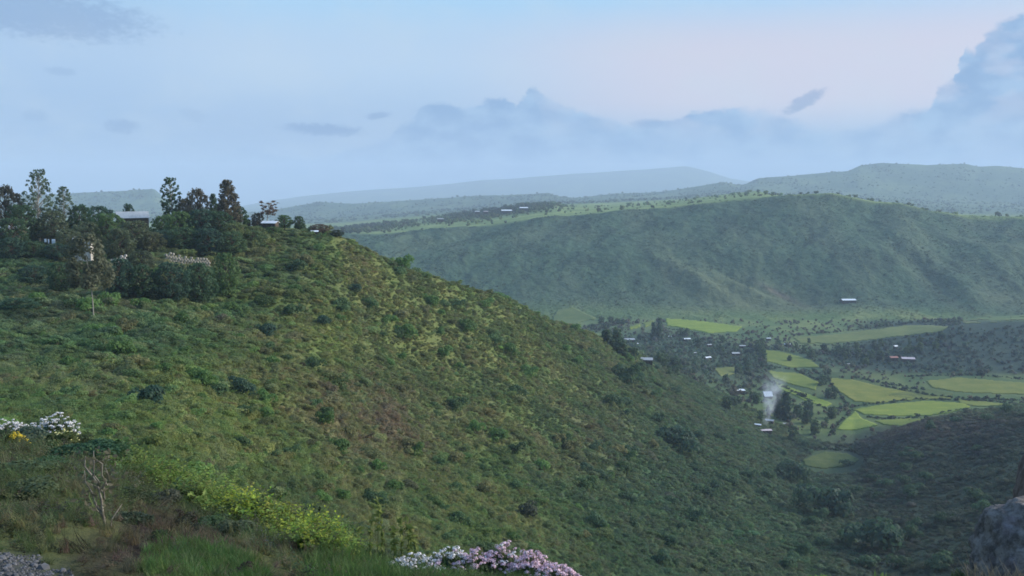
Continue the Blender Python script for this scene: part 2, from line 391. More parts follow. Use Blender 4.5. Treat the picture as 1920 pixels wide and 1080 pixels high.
def cover(x, y, px, py):
    """(colour of the plants, 0..1 how dark and dense) anywhere on the land"""
    n1 = fbm(x / 24, y / 34, 4, 21); n2 = fbm(x / 7, y / 9, 4, 22); n3 = fbm(x / 60, y / 80, 3, 23); n4 = fbm(x / 2.2, y / 2.6, 3, 24)
    green = C(0.060, 0.100, 0.030); olive = C(0.118, 0.122, 0.046); brown = C(0.105, 0.088, 0.056); dark = C(0.028, 0.052, 0.026)
    yel = C(0.125, 0.150, 0.040); teal = C(0.034, 0.066, 0.042)
    c = np.zeros(x.shape + (3,)) + green
    c = mixc(c, olive, 0.7 * sstep(-0.25, 0.55, n1 + 0.5 * n2))
    c = mixc(c, brown, 0.4 * sstep(0.05, 0.6, n3 + 0.4 * n2))
    c = mixc(c, dark, 0.5 * sstep(0.05, 0.55, -n1 - 0.4 * n2 + 0.05))
    c = mixc(c, yel, 0.35 * sstep(0.15, 0.5, n2 - 0.3 * n1))
    # broad differences seen on the near hillside
    c = mixc(c, teal * 1.2, 0.45 * blobw(px, py, 60, 600, 330, 130))
    c = mixc(c, yel, 0.42 * blobw(px, py, 400, 790, 230, 110))
    c = mixc(c, yel * 1.15, 0.35 * blobw(px, py, 620, 640, 70, 60))
    c = mixc(c, olive * 1.05, 0.40 * blobw(px, py, 800, 600, 330, 90, 0.5))
    c = mixc(c, brown, 0.6 * blobw(px, py, 700, 780, 150, 90, 0.4) * (.6 + sstep(-.3, .4, n2)))
    streak = fbm((x + .35 * y) / 6, y / 40, 3, 27)
    c = mixc(c, C(0.115, 0.130, 0.060), 0.45 * sstep(0.05, 0.45, streak) * (y < 560) * (y > 40))
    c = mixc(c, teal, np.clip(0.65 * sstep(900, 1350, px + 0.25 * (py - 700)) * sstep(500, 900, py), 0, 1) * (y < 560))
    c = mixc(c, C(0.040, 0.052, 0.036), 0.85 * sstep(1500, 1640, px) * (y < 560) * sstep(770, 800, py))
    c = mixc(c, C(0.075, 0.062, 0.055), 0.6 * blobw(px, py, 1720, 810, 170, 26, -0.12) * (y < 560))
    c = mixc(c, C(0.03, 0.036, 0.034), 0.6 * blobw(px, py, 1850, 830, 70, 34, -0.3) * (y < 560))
    # valley floor
    v = sstep(500, 600, y) * sstep(1130, 1040, y)
    vc = mixc(np.zeros_like(c) + C(0.056, 0.092, 0.038), C(0.100, 0.128, 0.050), sstep(-0.2, 0.4, n3 + 0.4 * n1))
    vill = np.clip(blobw(px, py, 1300, 668, 210, 50, 0.15) * 1.4, 0, 1)
    vc = mixc(vc, C(0.036, 0.058, 0.036), vill)
    hillr = np.clip(sstep(1540, 1700, px) * sstep(705, 690, py - 0.02 * (px - 1700)) * sstep(596, 606, py + 0.0 * px) + blobw(px, py, 1660, 668, 160, 26), 0, 1)
    vc = mixc(vc, C(0.026, 0.042, 0.032), hillr)
    c = mixc(c, vc, v)
    # far hill
    f = sstep(1040, 1100, y) * sstep(1440, 1400, y)
    fcol = mixc(np.zeros_like(c) + C(0.040, 0.072, 0.042), C(0.056, 0.082, 0.048), sstep(-0.25, 0.35, fbm(x / 60, y / 160, 4, 31)))
    fcol = mixc(fcol, C(0.03, 0.052, 0.034), 0.7 * sstep(0.0, 0.4, fbm(x / 25, y / 60, 4, 32)))
    sp = np.clip(blobw(px, py, 1440, 560, 150, 34, 0.33) + 0.8 * blobw(px, py, 1330, 545, 90, 25, 0.5) + 0.6 * blobw(px, py, 1880, 560, 70, 14, .1), 0, 1)
    fcol = mixc(fcol, C(0.09, 0.105, 0.055), 0.7 * sp)
    fcol = mixc(fcol, C(0.13, 0.10, 0.075), 0.7 * blobw(px, py, 1462, 552, 42, 5, 0.45))
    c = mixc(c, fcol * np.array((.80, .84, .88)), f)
    # plateau top and its bright strip
    p = sstep(1405, 1430, y) * sstep(3100, 2600, y)
    pc = mixc(np.zeros_like(c) + C(0.085, 0.125, 0.05), C(0.13, 0.17, 0.065), sstep(-.3, .4, fbm(x / 120, y / 60, 3, 33)))
    rim = np.interp(px, [640, 760, 900, 1000, 1100, 1250, 1420], [440, 437, 425, 411, 402, 388, 370])
    pc = mixc(pc, C(0.035, 0.052, 0.035), np.clip(1.3 * blobw(px, py, 930, 398, 105, 8, -0.12) + 1.0 * blobw(px, py, 690, 427, 70, 7, -.1), 0, 1))
    c = mixc(c, pc, p)
    d = sstep(2900, 3200, y)
    dc = mixc(np.zeros_like(c) + C(0.040, 0.066, 0.038), C(0.066, 0.095, 0.048), sstep(-0.2, .35, fbm(x / 260, y / 300, 4, 34)))
    dc = mixc(dc, C(0.035, 0.055, 0.035), .6 * sstep(0.0, .4, fbm(x / 110, y / 180, 4, 35)))
    c = mixc(c, dc, d)
    c = c * np.array((2.0, 1.88, 1.90)) * (1 + 0.12 * n4[..., None])
    return np.clip(c, 0.005, 1)


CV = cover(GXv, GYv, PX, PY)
soilw = inpoly(PX, PY, SOIL) & (GYv < 12)
soilw = gsm(gsm(soilw.astype(float), 2.5, 0), 6, 1)
CV = mixc(CV, C(0.040, 0.030, 0.026), soilw)
fgw = (GYv < 30).astype(float) * (1 - soilw)
CV = mixc(CV, C(0.040, 0.048, 0.022), 0.7 * fgw)
gravw = inpoly(PX, PY, GRAVEL) & (GYv < 5.5)
gravw = gsm(gsm(gravw.astype(float), 0.8, 0), 1.5, 1)
CV = mixc(CV, C(0.075, 0.075, 0.08), gravw)


# ------------------------------------------------------------------ materials
def new_mat(name):
    m = bpy.data.materials.new(name); m.use_nodes = True; m.node_tree.nodes.clear(); return m


class NT:
    def __init__(s, m): s.t = m.node_tree
    def n(s, k, **kw):
        x = s.t.nodes.new(k)
        for a, v in kw.items(): setattr(x, a, v)
        return x
    def l(s, a, b): s.t.links.new(a, b)
    def mix(s, f, a, b, mode='MIX'):
        x = s.n('ShaderNodeMix', data_type='RGBA', blend_type=mode)
        for i, v in ((0, f), (6, a), (7, b)):
            if isinstance(v, (int, float)): x.inputs[i].default_value = v
            elif isinstance(v, tuple): x.inputs[i].default_value = (*v, 1)
            else: s.l(v, x.inputs[i])
        return x.outputs[2]
    def noise(s, scale, detail=3, rough=.55, coord='Object', vec=None):
        x = s.n('ShaderNodeTexNoise'); x.inputs['Scale'].default_value = scale; x.inputs['Detail'].default_value = detail; x.inputs['Roughness'].default_value = rough
        if vec is None:
            t = s.n('ShaderNodeTexCoord'); vec = t.outputs[coord]
        s.l(vec, x.inputs['Vector']); return x.outputs[0]
    def rng(s, v, a, b, c=0., d=1.):
        x = s.n('ShaderNodeMapRange', interpolation_type='SMOOTHSTEP'); s.l(v, x.inputs[0])
        for i, q in enumerate((a, b, c, d)): x.inputs[i + 1].default_value = q
        return x.outputs[0]
    def princ(s, col, rough=.9, spec=.2, bump=None, bstr=.5, bdist=.1, metal=0.):
        p = s.n('ShaderNodeBsdfPrincipled'); o = s.n('ShaderNodeOutputMaterial'); s.l(p.outputs[0], o.inputs[0])
        if isinstance(col, tuple): p.inputs['Base Color'].default_value = (*col, 1)
        else: s.l(col, p.inputs['Base Color'])
        if isinstance(rough, (int, float)): p.inputs['Roughness'].default_value = rough
        else: s.l(rough, p.inputs['Roughness'])
        p.inputs['Specular IOR Level'].default_value = spec; p.inputs['Metallic'].default_value = metal
        if bump is not None:
            b = s.n('ShaderNodeBump'); b.inputs['Strength'].default_value = bstr; b.inputs['Distance'].default_value = bdist
            s.l(bump, b.inputs['Height']); s.l(b.outputs[0], p.inputs['Normal'])
        return p


def ground_mat(name, s1, s2, bd, litter=1.0):
    m = new_mat(name); t = NT(m)
    a = t.n('ShaderNodeAttribute', attribute_name='cover', attribute_type='GEOMETRY')
    n1 = t.noise(s1, 6, .65); n2 = t.noise(s2, 5, .6)
    if litter < 1: a = t.n('ShaderNodeVectorMath', operation='SCALE'); a.inputs[3].default_value = litter; a_ = t.n('ShaderNodeAttribute', attribute_name='cover', attribute_type='GEOMETRY'); t.l(a_.outputs['Color'], a.inputs[0]); colr = a.outputs[0]
    else: colr = a.outputs['Color']
    c = t.mix(t.rng(n1, .32, .68, 0, .65), colr, t.mix(1.0, colr, (0.58, 0.62, 0.60), 'MULTIPLY'))
    c = t.mix(t.rng(n2, .5, .75, 0, .5), c, t.mix(1.0, colr, (1.22, 1.18, 1.08), 'MULTIPLY'))
    t.princ(c, .95, .05, n1, .9, bd)
    return m


M_fg = ground_mat('bank_earth', 14, 45, .05)
M_near = ground_mat('hillside_cover', .9, 2.5, .6, .78)   # thin litter and soil between the plants
M_valley = ground_mat('valley_cover', .22, .7, 1.2)
M_far = ground_mat('far_cover', .10, .28, 4.0)
M_dist = ground_mat('distant_cover', .03, .08, 10.0)


def grid_obj(name, r0, r1, mat, label):
    Xs = GXv[r0:r1 + 1]; Ys = GYv[r0:r1 + 1]; Zs = GZ[r0:r1 + 1]; nr = Xs.shape[0]
    v = np.stack([Xs, Ys, Zs], -1).reshape(-1, 3)
    idx = np.arange(nr * NS).reshape(nr, NS)
    f = np.stack([idx[:-1, :-1], idx[:-1, 1:], idx[1:, 1:], idx[1:, :-1]], -1).reshape(-1, 4)
    me = bpy.data.meshes.new(name)
    me.vertices.add(len(v)); me.vertices.foreach_set('co', v.astype(np.float32).ravel())
    me.loops.add(f.size); me.loops.foreach_set('vertex_index', f.astype(np.int32).ravel())
    me.polygons.add(len(f)); me.polygons.foreach_set('loop_start', np.arange(0, f.size, 4, dtype=np.int32))
    me.polygons.foreach_set('use_smooth', np.ones(len(f), bool))
    me.update(calc_edges=True)
    at_ = me.color_attributes.new('cover', 'FLOAT_COLOR', 'POINT')
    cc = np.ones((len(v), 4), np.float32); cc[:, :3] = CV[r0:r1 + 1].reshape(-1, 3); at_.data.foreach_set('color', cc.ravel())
    me.materials.append(mat)
    o = bpy.data.objects.new(name, me); COL.objects.link(o); o['kind'] = 'structure'
    if label: o['label'] = label
    return o


K = {KEYS[i][0]: kidx[i] for i in range(len(KEYS))}
grid_obj('ground', 0, K['K2'], M_fg, 'planted bank dropping away from the roadside')
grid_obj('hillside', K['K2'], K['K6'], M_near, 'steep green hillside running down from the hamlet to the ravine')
grid_obj('plateau_edge', K['K6'], K['K7b'], M_near, 'level hilltop behind the hillside edge')
grid_obj('valley_floor', K['K7b'], K['K9'], M_valley, 'valley floor with green fields')
grid_obj('far_hillside', K['K9'], K['K12'], M_far, 'far side of the valley below the plateau')
grid_obj('far_plateau', K['K12'], K['K14'], M_far, 'flat green plateau above the far hillside')
grid_obj('distant_hills', K['K14'], K['K16'], M_dist, 'hazy flat-topped hills beyond the plateau')
grid_obj('distant_mountains', K['K16'], K['K19'], M_dist, 'pale blue mountains on the horizon')
# ground behind the viewer
me = bpy.data.meshes.new('ground_behind')
vs = [(-1500, -1500, -1.6), (1500, -1500, -1.6), (1500, .75, -1.6), (-1500, .75, -1.6)]
me.from_pydata(vs, [], [(0, 1, 2, 3)]); me.materials.append(M_fg)
ca = me.color_attributes.new('cover', 'FLOAT_COLOR', 'POINT')
for d in ca.data: d.color = (.08, .09, .05, 1)
o = bpy.data.objects.new('ground_behind', me); COL.objects.link(o); o['kind'] = 'structure'; o['label'] = 'roadside land behind the viewer'

# ------------------------------------------------------------------ haze
HZ = 245.0
me = bpy.data.meshes.new('haze'); bm = bmesh.new(); bmesh.ops.create_cube(bm, size=1); bm.to_mesh(me); bm.free()
haze = bpy.data.objects.new('haze', me); COL.objects.link(haze); haze['kind'] = 'stuff'; haze['label'] = 'bluish evening haze filling the valley'
zlo = float(GZ.min()) - 3
haze.scale = (34000, 17000, HZ - zlo); haze.location = (0, 6600, (HZ + zlo) / 2)
m = new_mat('haze_air'); t = NT(m)
pv = t.n('ShaderNodeVolumePrincipled'); pv.inputs['Color'].default_value = (.65, .79, .98, 1); pv.inputs['Density'].default_value = 1.35e-4; pv.inputs['Anisotropy'].default_value = 0.0
mo = t.n('ShaderNodeOutputMaterial'); t.l(pv.outputs[0], mo.inputs['Volume']); me.materials.append(m)

# ------------------------------------------------------------------ plant materials
def leaf_mat(name, source, trans=.5, vary=.22):
    """source 'inst': colour from the scattered point, 'obj': object colour"""
    m = new_mat(name); t = NT(m)
    if source == 'inst':
        a = t.n('ShaderNodeAttribute', attribute_name='tint', attribute_type='INSTANCER'); base = a.outputs['Color']
    else:
        a = t.n('ShaderNodeObjectInfo'); base = a.outputs['Color']
    lv = t.n('ShaderNodeAttribute', attribute_name='leafv', attribute_type='GEOMETRY')
    hs = t.n('ShaderNodeHueSaturation')
    mr = t.n('ShaderNodeMapRange'); t.l(lv.outputs['Fac'], mr.inputs[0]); mr.inputs[3].default_value = 1 - vary; mr.inputs[4].default_value = 1 + vary * 1.3
    t.l(mr.outputs[0], hs.inputs['Value']); t.l(base, hs.inputs['Color'])
    mr2 = t.n('ShaderNodeMapRange'); t.l(lv.outputs['Fac'], mr2.inputs[0]); mr2.inputs[3].default_value = .515; mr2.inputs[4].default_value = .485
    t.l(mr2.outputs[0], hs.inputs['Hue'])
    d = t.n('ShaderNodeBsdfPrincipled'); t.l(hs.outputs[0], d.inputs['Base Color']); d.inputs['Roughness'].default_value = .6; d.inputs['Specular IOR Level'].default_value = .25
    tr = t.n('ShaderNodeBsdfTranslucent'); t.l(hs.outputs[0], tr.inputs[0])
    mx = t.n('ShaderNodeMixShader'); mx.inputs[0].default_value = trans; t.l(d.outputs[0], mx.inputs[1]); t.l(tr.outputs[0], mx.inputs[2])
    o = t.n('ShaderNodeOutputMaterial'); t.l(mx.outputs[0], o.inputs[0])
    return m


ML_i = leaf_mat('leaves_scattered', 'inst'); ML_o = leaf_mat('leaves', 'obj')
m = new_mat('bark_pale'); t = NT(m); t.princ(t.mix(t.rng(t.noise(3, 5), .4, .65), (.26, .24, .20), (.42, .40, .35)), .9, .1, t.noise(20, 3), .4, .03); M_barkp = m
m = new_mat('bark_brown'); t = NT(m); t.princ(t.mix(t.rng(t.noise(6, 5), .4, .65), (.07, .05, .038), (.13, .10, .075)), .9, .1, t.noise(30, 3), .5, .02); M_barkb = m


def mesh_from(name, verts, faces, mats, leafv=None, smooth=False, midx=None):
    me = bpy.data.meshes.new(name)
    verts = np.asarray(verts, np.float32)
    me.vertices.add(len(verts)); me.vertices.foreach_set('co', verts.ravel())
    if isinstance(faces, np.ndarray):
        k = faces.shape[1]; nf = len(faces)
        me.loops.add(faces.size); me.loops.foreach_set('vertex_index', faces.astype(np.int32).ravel())
        me.polygons.add(nf); me.polygons.foreach_set('loop_start', np.arange(0, faces.size, k, dtype=np.int32))
    else:
        ls = np.array([len(f) for f in faces]); fl_ = np.concatenate([np.array(f) for f in faces])
        me.loops.add(len(fl_)); me.loops.foreach_set('vertex_index', fl_.astype(np.int32))
        me.polygons.add(len(faces)); me.polygons.foreach_set('loop_start', np.concatenate([[0], np.cumsum(ls)[:-1]]).astype(np.int32))
    me.polygons.foreach_set('use_smooth', np.full(len(me.polygons), bool(smooth)))
    if midx is not None: me.polygons.foreach_set('material_index', np.asarray(midx, np.int32))
    me.update(calc_edges=True)
    if leafv is not None:
        a = me.attributes.new('leafv', 'FLOAT', 'FACE'); a.data.foreach_set('value', np.asarray(leafv, np.float32))
    for mm in (mats if isinstance(mats, (list, tuple)) else [mats]): me.materials.append(mm)
    return me


def leaves(centers, normals, size, r, aspect=1.6, jit=.5):
    """rhombic leaves at centres, roughly facing their normals"""
    n = len(centers); nr = normals + jit * r.normal(size=(n, 3)); nr /= np.linalg.norm(nr, axis=1)[:, None] + 1e-9
    a = r.normal(size=(n, 3)); u = np.cross(nr, a); u /= np.linalg.norm(u, axis=1)[:, None] + 1e-9; w = np.cross(nr, u)
    size = np.broadcast_to(size, (n,)) * (.6 + .8 * r.rand(n)); L_ = size[:, None] * u * .5 * aspect; Wd = size[:, None] * w * .5
    fold = nr * size[:, None] * .12
    v = np.stack([centers - L_, centers + Wd - fold, centers + L_, centers - Wd - fold], 1).reshape(-1, 3)
    f = np.arange(4 * n).reshape(n, 4)
    return v, f


def bush_pts(n, lobes, r, flat=.75, shell=.3):
    """points in the outer shell of a few overlapping lobes, with outward normals, base at z=0"""
    cs, ns = [], []
    k = len(lobes)
    wv = np.array([l[3] ** 2 for l in lobes]); pick = r.choice(k, n, p=wv / wv.sum())
    lob = np.array(lobes)[pick]
    d = r.normal(size=(n, 3)); d /= np.linalg.norm(d, axis=1)[:, None]; d[:, 2] = np.where(d[:, 2] < -.35, -d[:, 2], d[:, 2])
    rad = lob[:, 3] * (1 - shell * r.rand(n) ** 1.5)
    c = lob[:, :3] + d * rad[:, None] * np.array([1, 1, flat])
    return c, d


def make_clump(name, seed, nl, leafsize, mat, lobes=5, spread=.55, flat=.8, aspect=1.6, jit=.45):
    r = np.random.RandomState(seed)
    lb = [(0, 0, .45, .55)]
    for i in range(lobes):
        a = r.rand() * 2 * pi; q = spread * sqrt(r.rand()) + .1
        lb.append((q * cos(a), q * sin(a), .25 + .45 * r.rand(), .22 + .25 * r.rand()))
    c, d = bush_pts(nl, lb, r, flat); c[:, 2] = np.maximum(c[:, 2], 0.02)
    v, f = leaves(c, d, leafsize, r, aspect, jit)
    lob = r.rand(7)
    lv = np.clip(.5 + .55 * fbm(c[:, 0] * 2.2 + seed, c[:, 1] * 2.2 + c[:, 2] * 1.7, 2, seed) + .3 * (r.rand(nl) - .5), 0, 1)
    return mesh_from(name, v, f, mat, lv)


def blades(n, h, spread, r, w=.012, bend=.35, seg=3):
    V, Fc = [], []
    for i in range(n):
        a = r.rand() * 2 * pi; q = spread * sqrt(r.rand()); x, y = q * cos(a), q * sin(a)
        hh = h * (.5 + .6 * r.rand()); dirx = r.rand() * 2 * pi; b = bend * hh * (.4 + r.rand())
        px_, py_ = -sin(dirx), cos(dirx); base = len(V)
        for j in range(seg + 1):
            u = j / seg; cx, cy2, cz = x + cos(dirx) * b * u * u, y + sin(dirx) * b * u * u, hh * u * (1 - .15 * u)
            ww = w * (1 - u) + .001
            V.append((cx - px_ * ww, cy2 - py_ * ww, cz)); V.append((cx + px_ * ww, cy2 + py_ * ww, cz))
        for j in range(seg): Fc.append((base + 2 * j, base + 2 * j + 1, base + 2 * j + 3, base + 2 * j + 2))
    return V, Fc


def make_grass(name, seed, n, h, spread, mat, w=.012, bend=.35):
    r = np.random.RandomState(seed); V, Fc = blades(n, h, spread, r, w, bend)
    return mesh_from(name, V, np.array(Fc), mat, np.repeat(r.rand(n), 3))


def tube(V, Fc, pts, rad, k=6):
    """tapered bent tube along points"""
    base = len(V); P = [Vector(p) for p in pts]
    for i, p in enumerate(P):
        d = (P[min(i + 1, len(P) - 1)] - P[max(i - 1, 0)]).normalized()
        a = d.cross(Vector((0.3, 1, 0.1))).normalized(); b = d.cross(a)
        for j in range(k):
            g = 2 * pi * j / k; V.append(tuple(p + (a * cos(g) + b * sin(g)) * rad[i]))
    for i in range(len(P) - 1):
        for j in range(k):
            q = base + i * k; Fc.append((q + j, q + (j + 1) % k, q + k + (j + 1) % k, q + k + j))
    Fc.append(tuple(base + (len(P) - 1) * k + j for j in range(k)))


def make_sprig(name, seed, mat, n=16, h=.35, leaf=.05, upright=.7):
    """leafy stem with alternating broad leaves"""
    r = np.random.RandomState(seed); V, Fc, lv = [], [], []
    for sidx in range(4):
        a = r.rand() * 2 * pi; lean = (1 - upright) * (1 + r.rand()); hh = h * (.6 + .6 * r.rand())
        tip = Vector((cos(a) * lean * hh, sin(a) * lean * hh, hh)); b0 = len(Fc)
        for k in range(n):
            u = (k + .5) / n; p = Vector((tip.x * u * u, tip.y * u * u, tip.z * u)); g = k * 2.4 + r.rand()
            ln = leaf * (.7 + .6 * r.rand()) * (1.15 - .5 * u); d = Vector((cos(g), sin(g), .25 + .5 * r.rand())).normalized(); w = d.cross(Vector((0, 0, 1))).normalized() * ln * .32
            dn = Vector((0, 0, -ln * .25)); i = len(V)
            V += [tuple(p), tuple(p + d * ln * .5 + w), tuple(p + d * ln + dn), tuple(p + d * ln * .5 - w)]
            Fc.append((i, i + 1, i + 2, i + 3)); lv.append(r.rand() * .6 + .4 * u)
    return mesh_from(name, V, np.array(Fc), mat, lv)


# ------------------------------------------------------------------ scatter by geometry nodes (stuff only)
def scatter(name, label, pos, rot, scl, tint, src_mesh):
    src = bpy.data.objects.new(name + '_source', src_mesh)
    me = bpy.data.meshes.new(name + '_points'); n = len(pos)
    me.vertices.add(n); me.vertices.foreach_set('co', np.asarray(pos, np.float32).ravel())
    for nm, val in (('rot', rot), ('scl', scl)):
        a = me.attributes.new(nm, 'FLOAT_VECTOR', 'POINT'); a.data.foreach_set('vector', np.asarray(val, np.float32).ravel())
    a = me.attributes.new('tint', 'FLOAT_COLOR', 'POINT'); cc = np.ones((n, 4), np.float32); cc[:, :3] = tint; a.data.foreach_set('color', cc.ravel())
    o = bpy.data.objects.new(name, me); COL.objects.link(o); o['kind'] = 'stuff'; o['label'] = label
    g = bpy.data.node_groups.new(name, 'GeometryNodeTree')
    g.interface.new_socket('Geometry', in_out='INPUT', socket_type='NodeSocketGeometry'); g.interface.new_socket('Geometry', in_out='OUTPUT', socket_type='NodeSocketGeometry')
    gi = g.nodes.new('NodeGroupInput'); go = g.nodes.new('NodeGroupOutput'); ip = g.nodes.new('GeometryNodeInstanceOnPoints')
    mp = g.nodes.new('GeometryNodeMeshToPoints'); oi = g.nodes.new('GeometryNodeObjectInfo'); oi.inputs[0].default_value = src
    def na(nm):
        x = g.nodes.new('GeometryNodeInputNamedAttribute'); x.data_type = 'FLOAT_VECTOR'; x.inputs[0].default_value = nm; return x.outputs[0]
    g.links.new(gi.outputs[0], mp.inputs[0]); g.links.new(mp.outputs[0], ip.inputs['Points']); g.links.new(oi.outputs['Geometry'], ip.inputs['Instance'])
    g.links.new(na('rot'), ip.inputs['Rotation']); g.links.new(na('scl'), ip.inputs['Scale']); g.links.new(ip.outputs[0], go.inputs[0])
    md = o.modifiers.new('scatter', 'NODES'); md.node_group = g
    return o


AREA = None


def sample_rows(r0, r1, dens, seed, smin=-.72, smax=.72):
    """random ground points between two rows of the terrain; dens: array (rows, columns) of points per square metre"""
    r = np.random.RandomState(seed)
    X, Y, Z = GXv[r0:r1 + 1], GYv[r0:r1 + 1], GZ[r0:r1 + 1]
    P = np.stack([X, Y, Z], -1); A = P[:-1, 1:] - P[:-1, :-1]; B = P[1:, :-1] - P[:-1, :-1]
    area = np.linalg.norm(np.cross(A, B), axis=-1)
    q = area * dens[:-1, :-1] * ((SV[:-1] > smin) & (SV[:-1] < smax))[None, :]
    n = r.poisson(q); idx = np.repeat(np.arange(n.size), n.ravel()); i, j = np.unravel_index(idx, n.shape)
    u, v = r.rand(len(i))[:, None], r.rand(len(i))[:, None]
    pos = P[i, j] * (1 - u) * (1 - v) + P[i, j + 1] * u * (1 - v) + P[i + 1, j] * (1 - u) * v + P[i + 1, j + 1] * u * v
    col = CV[r0 + i, j]
    return pos, col, r


def visible_mask(r0, r1, slack=6.0, up=1.0):
    """cells not hidden far below nearer ground"""
    T = GT.copy(); m_ = np.maximum.accumulate(T, axis=0)
    return ((GT + (up + slack * 0) / GYv) >= m_ - 0.002)[r0:r1 + 1]


def rot_scl(r, n, s, tilt=.25, zs=(.8, 1.2)):
    rot = np.stack([r.normal(size=n) * tilt, r.normal(size=n) * tilt, r.rand(n) * 2 * pi], -1)
    scl = np.stack([s * (.85 + .3 * r.rand(n)), s * (.85 + .3 * r.rand(n)), s * (zs[0] + (zs[1] - zs[0]) * r.rand(n))], -1)
    return rot, scl


def tinted(col, r, hue=.12, val=.25):
    n = len(col)
    return np.clip(col * (1 + val * r.normal(size=(n, 1))) * (1 + hue * r.normal(size=(n, 3))), .006, .6)


# hillside undergrowth, near to middle distance
r0, r1 = K['K3'] - 30, K['K6'] + 12
vis = visible_mask(r0, r1, up=2.0)
Yr = GYv[r0:r1 + 1]; Xr = GXv[r0:r1 + 1]; PXr, PYr = PX[r0:r1 + 1], PY[r0:r1 + 1]
dn = 1.0 * (0.55 + 0.9 * sstep(-.2, .4, fbm(Xr / 14, Yr / 18, 3, 41)))
dens = vis * dn * np.clip(110 / Yr, .35, 1.5)
clumpsN = [make_clump('undergrowth_mesh', 100 + i, 900 - 60 * (i % 3), .082, ML_i, 4 + i, .6, .75) for i in range(4)]
for i in range(4):
    pos, col, r = sample_rows(r0, r1, dens * .25 * 3.2 * (1 - .55 * sstep(1480, 1620, PXr)) * (1 - inpoly(PXr, PYr, [(1495, 868), (1545, 838), (1600, 842), (1622, 862), (1610, 888), (1540, 892), (1500, 884)])), 300 + i)
    s = .29 * (1 + .4 * (pos[:, 0] / pos[:, 1] < -.27)) * np.exp(.45 * r.normal(size=len(pos))) * np.clip((pos[:, 1] / 130) ** .55, .7, 2.0) * 1.15
    s = np.minimum(s, 2.3)
    rot, scl = rot_scl(r, len(pos), s * 1.55, .25, (.5, .9)); pos[:, 2] -= .10 * s
    scatter('undergrowth', ['low leafy scrub covering the hillside', 'mixed green scrub on the hillside', 'olive scrub on the hillside', 'tangled undergrowth on the hillside'][i],
            pos, rot, scl, tinted(col * 1.12, r, .07, .17), clumpsN[i])
# tall grass between the shrubs on the nearer slope
gN = [make_grass('tall_grass_mesh', 70 + i, 34, 1.0, .55, ML_i, .022, .45) for i in range(2)]
for i in range(2):
    pos, col, r = sample_rows(r0, K['K5'], (dens[:K['K5'] - r0 + 1]) * 1.0 * (Yr[:K['K5'] - r0 + 1] < 230), 320 + i)
    rot, scl = rot_scl(r, len(pos), .55 + .4 * r.rand(len(pos)), .3)
    scatter('tall_grass', 'tall grass between the shrubs on the hillside', pos, rot, scl, tinted(col * 1.15, r, .05, .12), gN[i])
print('near scatter', len(pos))

# valley, far hillside and plateau tree cover too small to tell apart
clF = [make_clump('far_clump', 140 + i, 70, .34, ML_i, 4, .5, .9, 1.2) for i in range(2)]
r0, r1 = K['K6'] + 12, K['K9']
vis = visible_mask(r0, r1, up=3.0); Yr = GYv[r0:r1 + 1]; Xr = GXv[r0:r1 + 1]; PXr, PYr = PX[r0:r1 + 1], PY[r0:r1 + 1]
FIELDS = [
 [(1545, 708), (1600, 712), (1660, 727), (1740, 741), (1800, 748), (1700, 751), (1640, 757), (1602, 754), (1572, 735)],
 [(1597, 768), (1660, 758), (1740, 752), (1808, 756), (1822, 764), (1780, 775), (1740, 781), (1680, 781), (1620, 778)],
 [(1568, 806), (1580, 790), (1604, 770), (1618, 785), (1650, 798), (1600, 808)],
 [(1636, 789), (1700, 785), (1752, 787), (1695, 800), (1655, 797)],
 [(1735, 714), (1800, 708), (1870, 714), (1930, 718), (2010, 722), (2010, 745), (1920, 740), (1840, 738), (1790, 735), (1745, 727)],
 [(1786, 747), (1860, 755), (1905, 760), (1890, 767), (1830, 763), (1800, 757)],
 [(1503, 862), (1545, 847), (1590, 851), (1612, 862), (1598, 874), (1540, 880), (1508, 874)],
 [(1430, 655), (1470, 660), (1520, 675), (1540, 690), (1480, 690), (1436, 678)],
 [(1438, 695), (1500, 700), (1538, 718), (1530, 733), (1485, 722), (1450, 710)],
 [(1450, 714), (1500, 733), (1562, 757), (1545, 765), (1500, 748), (1458, 728)],
 [(1246, 597), (1285, 599), (1340, 605), (1395, 613), (1380, 623), (1330, 626), (1280, 616), (1248, 611)],
 [(1176, 613), (1202, 606), (1202, 615), (1180, 619)],
 [(1204, 605), (1226, 600), (1228, 610), (1208, 615)],
 [(1485, 633), (1560, 627), (1640, 618), (1700, 609), (1780, 612), (1768, 622), (1700, 630), (1640, 637), (1560, 645), (1500, 645)],
 [(1792, 600), (1850, 594), (1920, 590), (2010, 587), (2010, 598), (1900, 602), (1810, 609)],
 [(1335, 690), (1380, 687), (1378, 702), (1350, 706)],
 [(1043, 582), (1072, 574), (1100, 588), (1122, 597), (1072, 610), (1032, 612), (1036, 594)],
 [(1095, 626), (1140, 624), (1160, 632), (1120, 636)],
 [(1650, 741), (1740, 729), (1790, 737), (1780, 745), (1700, 748)],
]
infield = np.zeros(PXr.shape, bool)
for p in FIELDS:
    for dy_ in (0, 5, 10): infield |= inpoly(PXr, PYr - dy_, p)
vill = np.clip(blobw(PXr, PYr, 1300, 668, 230, 55, .2) * 1.5, 0, 1)
hillr = np.clip(sstep(1540, 1700, PXr) * sstep(706, 690, PYr) + 1.3 * blobw(PXr, PYr, 1640, 668, 170, 30), 0, 1)
lowl = sstep(-.1, .3, fbm(Xr / 40, Yr / 60, 3, 55)) * .15
edge = sstep(1260, 1500, PXr) * 0 + 1
dens = vis * (1 - infield) * (.011 * (.25 + vill * 1.6 + hillr * 1.3 + lowl)) * edge
